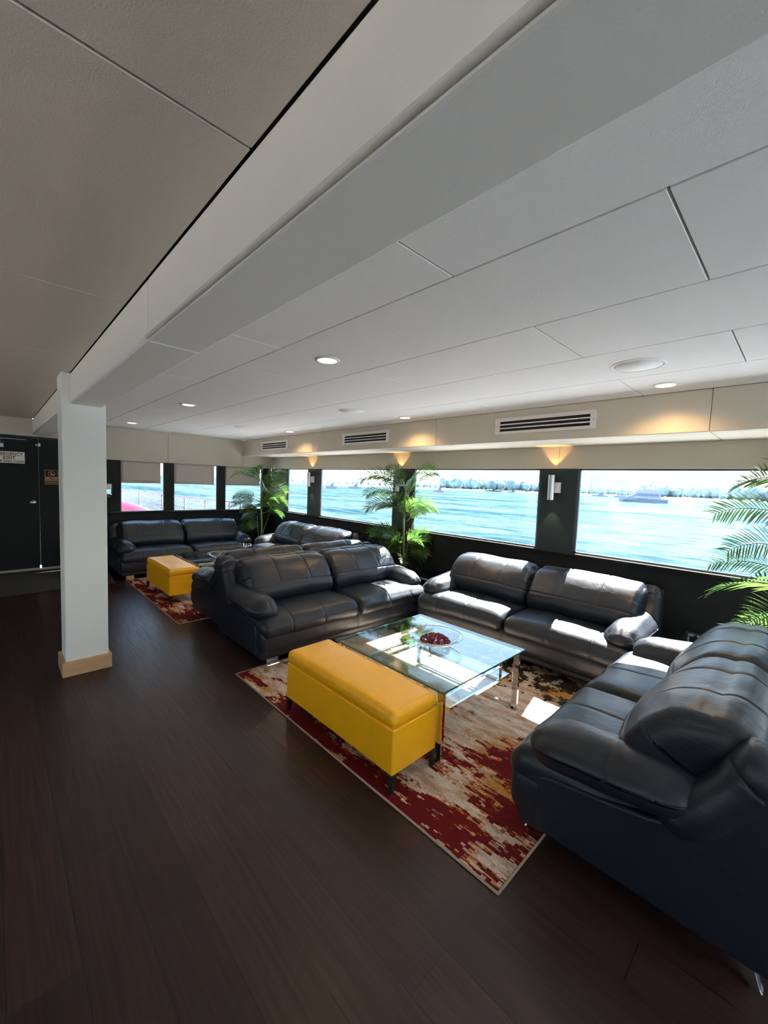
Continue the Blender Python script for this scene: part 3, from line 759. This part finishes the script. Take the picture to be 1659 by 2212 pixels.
for k in range(420):
    r_ = .108 * math.sqrt(random.random()); a = random.random() * 2 * PI
    zt = .056 * (1 - (r_ / .115) ** 2) ** .8; z = .020 + .10 * r_ * r_ * 4 + zt * (random.random() ** .35)
    g = bmesh.ops.create_icosphere(bd.bm, subdivisions=1, radius=.0075)
    mt = Matrix.Translation((r_ * math.cos(a), r_ * math.sin(a), z)) @ Matrix.Rotation(random.random() * 6, 4, Vector((random.random(), random.random(), random.random())).normalized()) @ Matrix.Diagonal((1.5, .9, .7, 1))
    bmesh.ops.transform(bd.bm, matrix=mt, verts=g['verts'])
tag(bd.build('red_beads', M['red_bead'], loc=(2.30, 1.80, .456)), 'heap of dark red beads filling the glass bowl', 'beads', kind='stuff')

# ------------------------------------------------------------------ glass corner tables
def make_side(label, hx, hy, h):
    t = thing('side_table', label, 'side table', (0, 0, 0), 0, 'glass corner tables')
    MB().box(-hx, hx, -hy, hy, h - .010, h, bevel=.002, seg=1).build('glass_top', M['tglass'], t)
    f = MB()
    for (a, b_, c, d) in ((-hx, hx, -hy, -hy + .02), (-hx, hx, hy - .02, hy), (-hx, -hx + .02, -hy, hy), (hx - .02, hx, -hy, hy)): f.box(a, b_, c, d, h - .032, h - .011)
    f.build('chrome_rim', M['chrome'], t, bevel=.002, seg=1)
    for sx in (-1, 1):
        for sy in (-1, 1): MB().box(sx * (hx - .012) - .012, sx * (hx - .012) + .012, sy * (hy - .012) - .012, sy * (hy - .012) + .012, 0, h - .0322).build('leg', M['chrome'], t)
    return t
q1 = make_side('glass and chrome corner table between the two near sofas, below the tall palm', .21, .26, .47); q1.location = (4.02, 3.32, 0)
q2 = dup(q1, (3.98, .36, 0), 0, 'dark glass corner table at the right beside the sunlit sofa arm')
q3 = dup(q1, (4.075, 7.58, 0), 0, 'glass corner table under the corner palm by the rear windows')

# ------------------------------------------------------------------ palms
SQ = [9, 9]
def squash(v, m):
    return v if v < m - .15 else m - .15 + .15 * math.tanh((v - m + .15) / .15)
def frond(parent, base, az, el, length, droop, width, n=24, twist=0., name='frond', seed=0):
    rnd = random.Random(seed); m = MB(); pts = []; p = Vector(base); e = el; seg = 14
    for i in range(seg + 1):
        pts.append(p.copy()); d = Vector((math.cos(az) * math.cos(e), math.sin(az) * math.cos(e), math.sin(e)))
        p = p + d * (length / seg); e -= droop / seg * (0.4 + 1.2 * i / seg)
    m.tube(pts, [.0055 * (1 - .75 * i / seg) for i in range(seg + 1)], 6)
    roll = rnd.choice((-1, 1)) * rnd.uniform(.5, 1.15)
    def at(tq):
        f = tq * seg; i = min(int(f), seg - 1); return pts[i].lerp(pts[i + 1], f - i), (pts[i + 1] - pts[i]).normalized()
    for k in range(n):
        tq = .22 + .78 * (k + .5) / n
        q, tan = at(tq)
        side0 = tan.cross(Vector((0, 0, 1)))
        side0 = side0.normalized() if side0.length > 1e-3 else Vector((1, 0, 0))
        upv = side0.cross(tan); side0, upv = side0 * math.cos(roll) + upv * math.sin(roll), upv * math.cos(roll) - side0 * math.sin(roll)
        ll = width * (math.sin(PI * min(1, (.10 + .86 * (1 - (1 - tq) ** 1.0)))) ** .55 if tq < .97 else .55) * rnd.uniform(.85, 1.1)
        for s in (-1, 1):
            d = (side0 * s * .78 + tan * (.58 + .35 * tq) + upv * (rnd.uniform(.05, .30) + twist)).normalized()
            wv = tan * .6 - side0 * s * .35 + upv * .15; wv = (wv - d * wv.dot(d)).normalized()
            hw = .0056 * (.8 + .4 * rnd.random()) * min(1.4, width / .2)
            row = []; pos = q.copy(); dd = d.copy()
            for i, (wf) in enumerate((.35, 1., .95, .62, .0)):
                row.append((pos + wv * hw * wf, pos - wv * hw * wf)); pos = pos + dd * (ll / 4)
                dd = (dd + Vector((0, 0, -1)) * (.06 + .09 * rnd.random())).normalized()
            vs = [(m.bm.verts.new(a), m.bm.verts.new(b_)) for a, b_ in row[:-1]]; tip = m.bm.verts.new((row[-1][0] + row[-1][1]) / 2)
            for a, b_ in zip(vs, vs[1:]): f = m.bm.faces.new((a[0], b_[0], b_[1], a[1])); f.smooth = True
            m.bm.faces.new((vs[-1][0], tip, vs[-1][1]))
    for v in m.bm.verts: v.co.x = squash(v.co.x, SQ[0]); v.co.y = squash(v.co.y, SQ[1])
    return m.build(name, M['leaf'], parent)

def palm(label, loc, fronds, stems, pot_r=.15, pot_h=.28, extra=True):
    t = thing('potted_palm', label, 'palm', loc, 0, 'tall potted palms by the windows'); SQ[:] = [W - .03 - loc[0], YB - .04 - loc[1]]
    MB().lathe([(0, .0), (pot_r * .78, 0), (pot_r * .82, .02), (pot_r, pot_h), (pot_r * .93, pot_h), (pot_r * .90, pot_h - .03), (0, pot_h - .03)], n=36).build('planter', M['pot'], t)
    pt_ = kids(t)[0]
    MB().lathe([(0, pot_h - .022), (pot_r * .5, pot_h - .015), (pot_r * .88, pot_h - .03)], n=30).build('soil', M['soil'], pt_)
    for st in stems:
        r0 = st[0]; m = MB(); m.tube(st[1:], [r0 * (1 - .45 * i / (len(st) - 2)) for i in range(len(st) - 1)], 9); m.build('stem', M['stem'], t)
    rj = random.Random(int(loc[1] * 50)); more = []
    for (b_, az, el, ln, dr, wd_) in fronds:
        more.append((Vector(b_) + Vector((0, 0, rj.uniform(-.10, .04))), az + rj.choice((-1, 1)) * rj.uniform(.25, .55), el + rj.uniform(-.1, .25), ln * rj.uniform(.75, .95), dr * rj.uniform(.8, 1.1), wd_ * rj.uniform(.85, 1)))
    for i, f in enumerate(list(fronds) + (more if extra else [])): frond(t, *f, seed=i * 17 + int(loc[1] * 100))
    return t
D_ = math.radians
# viewing direction is about 46 deg in plan; picture-right is -44 deg, picture-left is 136 deg
R_, L_, B_, F_ = D_(-46), D_(134), D_(44), D_(224)
def fan(z, az, el, ln, dr, wd, r=.02, **k): return ((r * math.cos(az), r * math.sin(az), z), az, el, ln, dr, wd)
FR1 = [fan(1.50, L_ + .25, D_(48), .70, 1.75, .20), fan(1.52, R_ - .1, D_(55), .66, 1.6, .20), fan(1.42, L_ - .3, D_(30), .62, 1.5, .20), fan(1.40, R_ + .5, D_(32), .60, 1.45, .19),
       fan(1.30, L_ + .1, D_(20), .55, 1.3, .20), fan(1.28, R_ - .2, D_(24), .56, 1.35, .19), fan(1.50, L_ + 1.1, D_(55), .62, 1.5, .18), fan(1.50, R_ - 1.0, D_(58), .58, 1.4, .18), fan(1.30, F_ - .5, D_(40), .45, 1.2, .17), fan(1.25, F_ + .6, D_(38), .45, 1.2, .17),
       fan(1.18, R_ + .05, D_(35), .42, 1.2, .15), fan(1.16, F_ + .1, D_(60), .38, 1.0, .14),
       fan(.78, L_ + .15, D_(48), .52, 1.6, .20), fan(.76, R_ - .05, D_(46), .52, 1.6, .20), fan(.72, F_ - .45, D_(40), .45, 1.5, .18), fan(.74, F_ + .55, D_(48), .45, 1.5, .18), fan(.62, L_ - .4, D_(20), .45, 1.3, .17), fan(.60, R_ + .35, D_(14), .50, 1.3, .17),
       fan(.66, R_ - .7, D_(30), .42, 1.4, .16), fan(.58, F_, D_(24), .36, 1.2, .15), fan(.70, L_ + .7, D_(60), .45, 1.3, .17)]
ST1 = [(.022, (0, 0, .2), (.01, 0, .7), (-.005, .01, 1.1), (.0, 0, 1.55)), (.012, (.02, .03, .2), (.05, .0, .6), (.09, -.05, 1.0), (.13, -.10, 1.25)), (.012, (-.03, .0, .2), (-.02, .02, .5), (-.03, .05, .8))]
palm('tall palm with feathery fronds at the middle window pillar behind the middle sofa', (4.13, 3.86, 0), FR1, ST1)
FR2 = [fan(1.55, L_ + .1, D_(42), .62, 1.7, .17), fan(1.60, R_ + .1, D_(50), .55, 1.6, .19), fan(1.45, R_ - .3, D_(38), .60, 1.6, .20), fan(1.35, R_ + .5, D_(30), .55, 1.5, .20), fan(1.30, F_ + .5, D_(45), .50, 1.6, .20), fan(1.42, F_ + .9, D_(50), .52, 1.7, .20),
       fan(1.22, L_ - .1, D_(26), .58, 1.2, .16), fan(1.16, L_ + .2, D_(8), .58, .9, .16), fan(1.20, R_ + .1, D_(20), .52, 1.4, .20), fan(1.02, R_ - .1, D_(45), .48, 1.7, .22), fan(1.0, F_ + .3, D_(50), .42, 1.5, .19), fan(.98, F_ - .5, D_(44), .42, 1.5, .18),
       fan(.92, L_ + .3, D_(40), .40, 1.4, .17), fan(.85, L_ - .2, D_(20), .42, 1.2, .16), fan(.76, F_ - .2, D_(10), .35, 1.0, .15), fan(.70, L_ + .1, D_(10), .42, 1.1, .16), fan(.95, R_ + .2, D_(18), .40, 1.3, .18), fan(1.62, F_, D_(62), .40, 1.4, .17)]
ST2 = [(.022, (0, 0, .2), (.02, 0, .7), (.0, .01, 1.2), (.0, 0, 1.62)), (.010, (.02, .02, .2), (.05, -.01, .6), (.13, -.10, .95)), (.010, (-.02, 0, .2), (-.05, .02, .6), (-.06, .03, .9))]
palm('leafy palm in the far corner between the rear windows and the sea windows', (3.77, 7.36, 0), FR2, ST2, pot_r=.12)
FR3 = [fan(1.62, L_ + .05, D_(30), .66, 1.25, .20), fan(1.40, L_ - .1, D_(28), .70, 1.05, .20), fan(1.16, L_ + .12, D_(30), .72, 1.15, .20), fan(1.00, L_ - .25, D_(34), .66, 1.2, .17), fan(.92, L_ + .05, D_(26), .74, 1.15, .22), fan(.80, L_ + .3, D_(24), .66, 1.3, .20),
       fan(.84, F_ - .3, D_(30), .55, 1.2, .20), fan(1.7, R_, D_(50), .6, 1.4, .19), fan(1.3, R_ + .4, D_(35), .6, 1.4, .19), fan(1.0, R_ - .3, D_(30), .55, 1.3, .19), fan(1.65, B_, D_(55), .5, 1.3, .18), fan(.75, L_ - .1, D_(8), .60, .9, .18)]
palm('palm reaching in from the right edge, only its feathery frond tips in view', (4.03, -.10, 0), FR3, [(.022, (0, 0, .2), (.02, 0, .9), (0, .0, 1.65))], extra=False)

# ------------------------------------------------------------------ outside: decks, sea, shore
struct(MB().box(W + .10, W + 2.5, YN - 1, YB + .3, .42, .50).build('floor_bounce_side_deck', M['deck']), 'unseen white side deck added outside the sea windows to bounce sun onto the ceiling', 'deck')  # added below the sight line so sunlight bounces up to the ceiling
struct(MB().box(XL, W + 1.4, YB + .07, YB + 10.5, -.35, -.25).build('floor_bow_deck', M['deck']), 'unseen white bow deck outside the rear windows, bouncing daylight in', 'deck')  # assumed deck under the railing, out of sight, left in for bounced daylight
struct(MB().box(XL - 14, XL - 1.0, YN - 10, YB + 10, -.6, -.3).build('floor_bounce_dock', pmat('pale_bounce_dock', (.50, .45, .40), .8)), 'unseen pale dock slab added on the port side to throw warm light inside', 'dock')  # added slab, never in view, bounces warm light onto beam and port ceiling
rt = thing('deck_railing', 'deck railing with diagonal netting outside the rear windows', 'railing', (0, 0, 0))
RA, RB = Vector((3.25, 17.3, 1.05)), Vector((4.02, 8.8, 1.05))
MB().tube([RA, RB], .024, 8).build('top_rail', M['railing'], rt)
dv = (RB - RA); ln = dv.length; dn = dv.normalized()
MB().tube([RA - Vector((0, 0, 1.2)), RB - Vector((0, 0, 1.2))], .02, 6).build('bottom_rail', M['railing'], rt)
for tq in (.0, .26, .48, .66, .80, .94, 1.):
    MB().tube([RA.lerp(RB, tq) - Vector((0, 0, 1.3)), RA.lerp(RB, tq)], .020, 8).build('post', M['railing'], rt)
nt_ = MB(); st = .13; hgt = 1.2
k = -hgt
while k < ln:
    for s in (1, -1):
        a0, a1 = (k, k + hgt) if s > 0 else (k + hgt, k)
        za, zb = -1.2, 0
        pa, pb = [a0, za], [a1, zb]
        def clip(u, v):
            if u[0] < 0: f = (0 - u[0]) / (v[0] - u[0]); u[:] = [0, u[1] + f * (v[1] - u[1])]
            if u[0] > ln: f = (ln - u[0]) / (v[0] - u[0]); u[:] = [ln, u[1] + f * (v[1] - u[1])]
        if max(a0, a1) <= 0 or min(a0, a1) >= ln: continue
        clip(pa, pb); clip(pb, pa)
        nt_.tube([RA + dn * pa[0] + Vector((0, 0, pa[1])), RA + dn * pb[0] + Vector((0, 0, pb[1]))], .005, 3)
    k += st
nt_.build('netting', M['net'], rt)
pk = MB(); 
ring = []
for i in range(15):
    f = i / 14; x = lambda a: a
    c0 = Vector((3.25, 14.8, 0)).lerp(Vector((3.50, 10.9, 0)), f); w_ = .62; h_ = 1.02 - .30 * f * f
    ring.append([pk.bm.verts.new((c0.x + w_ * (math.cos(PI * k / 10)) * .55 - .35, c0.y, -.25 + (h_) * (math.sin(PI * k / 10) ** .6 if k not in (0, 10) else 0))) for k in range(11)])
for a, b_ in zip(ring, ring[1:]):
    for i in range(10): pk.bm.faces.new((a[i], a[i + 1], b_[i + 1], b_[i])).smooth = True
pk.bm.faces.new(ring[0]); pk.bm.faces.new(ring[-1])
tag(pk.build('boat_cover', M['pink']), 'bright pink cover lying on the deck outside the first rear window', 'cover')

sea = MB().box(-2500, 3500, -2500, 3500, -1.8, -1.6); so = struct(sea.build('water', M['water']), 'turquoise rippled sea outside the windows', 'sea')
# shore: a low bank and a treeline about 300 m away
def polar(deg, d): a = math.radians(deg); return d * math.cos(a), d * math.sin(a)
sh = MB(); A = []
def shore_d(deg): return 300 if deg > 50 else 300
for i in range(61):
    deg = -30 + 95 * i / 60
    d = 330 + 12 * math.sin(i * .7)
    A.append([sh.bm.verts.new((*polar(deg, d - 6), -1.7)), sh.bm.verts.new((*polar(deg, d + 2), -.6)), sh.bm.verts.new((*polar(deg, d + 260), 1.0)), sh.bm.verts.new((*polar(deg, d + 262), -1.7))])
for a, b_ in zip(A, A[1:]):
    for i in range(3): sh.bm.faces.new((a[i], a[i + 1], b_[i + 1], b_[i]))
struct(sh.build('shore', M['shore']), 'low pale bank along the far shore', 'shore')
tr = MB(); rr = random.Random(3)
deg = -28
while deg < 64:
    dens = 1 if deg < 43 else .35
    hbase = 8.5 if deg < 8 else (7.0 if deg < 14 else (5.0 if deg < 24 else (9.0 if deg < 38 else 3.5)))
    d = 345 + rr.uniform(-8, 14); x, y = polar(deg, d); hh = hbase * rr.uniform(.65, 1.1)
    g = bmesh.ops.create_icosphere(tr.bm, subdivisions=2, radius=1)
    sxy = hh * rr.uniform(.30, .55)
    for v in g['verts']:
        n_ = 1 + .45 * noise.noise(v.co * 2.3 + Vector((deg * 3, 0, 0))); v.co = Vector((x + v.co.x * sxy * n_, y + v.co.y * sxy * n_, -.5 + hh * .5 + v.co.z * hh * .5 * n_))
    if rr.random() < .22:       # a taller ragged crown
        tr.tube([(x, y, 2), (x + .5, y, hh * 1.25)], .25, 5)
        for q in range(7):
            a = rr.uniform(0, 6.28); tr.tube([(x + .5, y, hh * 1.25), (x + .5 + math.cos(a) * 1.2, y + math.sin(a) * 1.2, hh * 1.25 + .6), (x + .5 + math.cos(a) * 2.2, y + math.sin(a) * 2.2, hh * 1.25 - .4)], .18, 4)
    deg += .30 / dens * rr.uniform(.6, 1.2)
for f in tr.bm.faces: f.smooth = True
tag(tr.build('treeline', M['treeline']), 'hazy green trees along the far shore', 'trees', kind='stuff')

def building(label, deg, d, w, h, dep=14, notch=False):
    x, y = polar(deg, d); t = thing('building', label, 'building', (x, y, -.6), math.radians(deg) - PI / 2)
    b = MB(); b.box(-w / 2, w / 2, 0, dep, 0, h)
    if notch: b.box(-w / 2 + w * .15, -w / 2 + w * .45, 1, dep - 1, h, h + h * .14)
    b.build('walls', M['building'], t)
    q = MB(); nf = max(2, int(h / 3)); nw = max(3, int(w / 3.5))
    for i in range(nf):
        for j in range(nw):
            xa = -w / 2 + w * (j + .25) / nw; q.box(xa, xa + w * .5 / nw, -.1, 0, h * (i + .3) / nf, h * (i + .75) / nf)
    q.build('window_rows', M['bwin'], t)
    MB().box(-w / 2 - .3, w / 2 + .3, -.3, dep + .3, h, h + .5).build('roof_slab', M['building'], t)
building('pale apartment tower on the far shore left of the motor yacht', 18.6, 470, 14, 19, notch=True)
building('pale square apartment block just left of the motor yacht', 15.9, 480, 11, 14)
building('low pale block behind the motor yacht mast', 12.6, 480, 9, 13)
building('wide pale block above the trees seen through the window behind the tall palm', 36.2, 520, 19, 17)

def polar_px(dx): return dx
# motor yacht
yx, yy = 160., 39.
yt = thing('motor_yacht', 'white motor yacht with flybridge and raked mast cruising across the water', 'boat', (yx, yy, -1.6), math.radians(107))
def bsec(secs, m, cap=True):
    rings = [[m.bm.verts.new(p) for p in s_] for s_ in secs]
    for a, b_ in zip(rings, rings[1:]):
        for i in range(len(a)): m.bm.faces.new((a[i], a[(i + 1) % len(a)], b_[(i + 1) % len(b_)], b_[i]))
    if cap: m.bm.faces.new(rings[0]); m.bm.faces.new(rings[-1])
hl_ = MB(); secs = []
for f in range(13):
    q = f / 12; x = -7 + 14 * q; wd = 2.3 * (1 - max(0, (q - .55) / .45) ** 2.2) + .05; top = 1.35 + .75 * q ** 2
    secs.append([(x, -wd, top), (x, -wd * .86, -.2), (x, wd * .86, -.2), (x, wd, top)])
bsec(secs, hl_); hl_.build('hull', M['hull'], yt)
st_ = MB(); st_.box(-6.9, 6.0, -2.33, 2.33, .62, .95); st_.box(-1.2, 1.2, -2.36, 2.36, 1.05, 1.5); st_.build('hull_windows', M['boatglass'], yt)
cb_ = MB(); cb_.prism([(-5.2, 1.4), (4.4, 1.8), (3.0, 2.5), (1.6, 3.35), (-4.8, 3.35)], 'y', -1.9, 1.9); cb_.build('cabin', M['hull'], yt)
cw_ = MB(); cw_.prism([(-4.4, 2.15), (3.0, 2.25), (1.75, 3.1), (-4.3, 3.1)], 'y', -1.93, 1.93); cw_.build('cabin_windows', M['boatglass'], yt)
fb_ = MB(); fb_.prism([(-5.8, 3.35), (2.4, 3.35), (3.1, 3.6), (1.4, 4.2), (-3.4, 4.15), (-5.9, 3.75)], 'y', -1.75, 1.75); fb_.prism([(-3.8, 5.4), (1.2, 5.4), (.9, 5.65), (-3.5, 5.65)], 'y', -1.6, 1.6)
for x in (-3.2, .6):
    for y in (-1.4, 1.4): fb_.tube([(x, y, 4.1), (x, y, 5.42)], .09, 6)
fb_.build('flybridge', M['hull'], yt)
ms_ = MB(); ms_.tube([(-1.5, 0, 5.6), (-3.6, 0, 7.6)], [.28, .10], 6); ms_.tube([(-2.6, -.9, 6.4), (-2.6, .9, 6.4)], .1, 5); ms_.build('mast', M['hull'], yt)
rl_ = MB(); rl_.tube([(1.5, -2.0, 2.75), (5.5, -1.4, 2.9), (6.9, 0, 3.0), (5.5, 1.4, 2.9), (1.5, 2.0, 2.75)], .05, 5)
for (x, y, z) in ((2.5, -1.9, 1.5), (4, -1.7, 1.7), (5.5, -1.4, 1.9), (6.9, 0, 2.0), (5.5, 1.4, 1.9), (4, 1.7, 1.7), (2.5, 1.9, 1.5)): rl_.tube([(x, y, z), (x, y, z + 1.15)], .04, 5)
rl_.build('bow_rail', M['chrome'], yt)

def small_boat(label, deg, d, L_b, rz):
    x, y = polar(deg, d); t = thing('small_boat', label, 'boat', (x, y, -1.6), math.radians(rz), 'small distant boats')
    h_ = MB(); secs = []
    for f in range(9):
        q = f / 8; xx = (-.5 + q) * L_b; wd = L_b * .16 * (1 - max(0, (q - .5) / .5) ** 2) + .03
        secs.append([(xx, -wd, .9 + .3 * q), (xx, -wd * .8, -.2), (xx, wd * .8, -.2), (xx, wd, .9 + .3 * q)])
    bsec(secs, h_); h_.build('hull', M['hull'], t)
    MB().prism([(-.2 * L_b, .9), (.15 * L_b, .9), (.05 * L_b, 2.2), (-.18 * L_b, 2.2)], 'y', -L_b * .11, L_b * .11).build('cabin', M['boatglass'], t)
small_boat('small white boat on the water right of the tall palm', 38.4, 190, 5, 120)
small_boat('small boat left of the tall palm fronds', 50.2, 210, 7, 140)
small_boat('small boat seen in the window left of the tall palm', 53.5, 190, 5, 150)
small_boat('moored boat near the shore below the apartment tower', 18.2, 285, 9, 110)
small_boat('moored boat near the shore close beside the motor yacht bow', 15.8, 280, 9, 100)

# ------------------------------------------------------------------ light
wd = bpy.data.worlds.new('sky'); S.world = wd; wd.use_nodes = True
nt = wd.node_tree; bg = nt.nodes['Background']; tc = node(nt, 'ShaderNodeTexCoord'); sp = node(nt, 'ShaderNodeSeparateXYZ'); cr = node(nt, 'ShaderNodeValToRGB')
nt.links.new(tc.outputs['Generated'], sp.inputs[0]); nt.links.new(sp.outputs['Z'], cr.inputs[0])
cr.color_ramp.elements[0].position = 0.; cr.color_ramp.elements[0].color = (1, 1, 1, 1)
cr.color_ramp.elements[1].position = 1.; cr.color_ramp.elements[1].color = (.28, .50, .95, 1)
e = cr.color_ramp.elements.new(.10); e.color = (.92, .97, 1, 1)
e = cr.color_ramp.elements.new(.28); e.color = (.50, .74, 1, 1)
nt.links.new(cr.outputs[0], bg.inputs['Color']); bg.inputs['Strength'].default_value = 3.6
sl = bpy.data.lights.new('sun', 'SUN'); sl.energy = 72; sl.angle = .0093; sl.color = (1, .97, .92)
sun = bpy.data.objects.new('sun', sl); C.objects.link(sun); sun.location = (12, 4, 14)
sun.rotation_euler = Vector((1, .20, 1.08)).to_track_quat('Z', 'Y').to_euler()

# ------------------------------------------------------------------ camera
cam = bpy.data.cameras.new('camera'); co = bpy.data.objects.new('camera', cam); C.objects.link(co); S.camera = co
FPX, YAW, PIT, ROL, HC = 879.3, .7675, .0702, .0369, 1.6135
cam.sensor_fit = 'HORIZONTAL'; cam.sensor_width = 36; cam.lens = 36 * FPX / 1659; cam.clip_start = .05; cam.clip_end = 6000
f = Vector((math.sin(YAW) * math.cos(PIT), math.cos(YAW) * math.cos(PIT), -math.sin(PIT)))
r0 = Vector((math.cos(YAW), -math.sin(YAW), 0)); u0 = r0.cross(f)
r = r0 * math.cos(ROL) + u0 * math.sin(ROL); u = -r0 * math.sin(ROL) + u0 * math.cos(ROL)
mw = Matrix((r, u, -f)).transposed().to_4x4(); mw.translation = (0, 0, HC); co.matrix_world = mw

S.view_settings.view_transform = 'Standard'; S.view_settings.look = 'None'; S.view_settings.gamma = 1; S.view_settings.use_curve_mapping = False
S.view_settings.exposure = .12
S.cycles.use_denoising = True
S.cycles.max_bounces = 12; S.cycles.diffuse_bounces = 6; S.cycles.transparent_max_bounces = 16
S.cycles.sample_clamp_indirect = 6
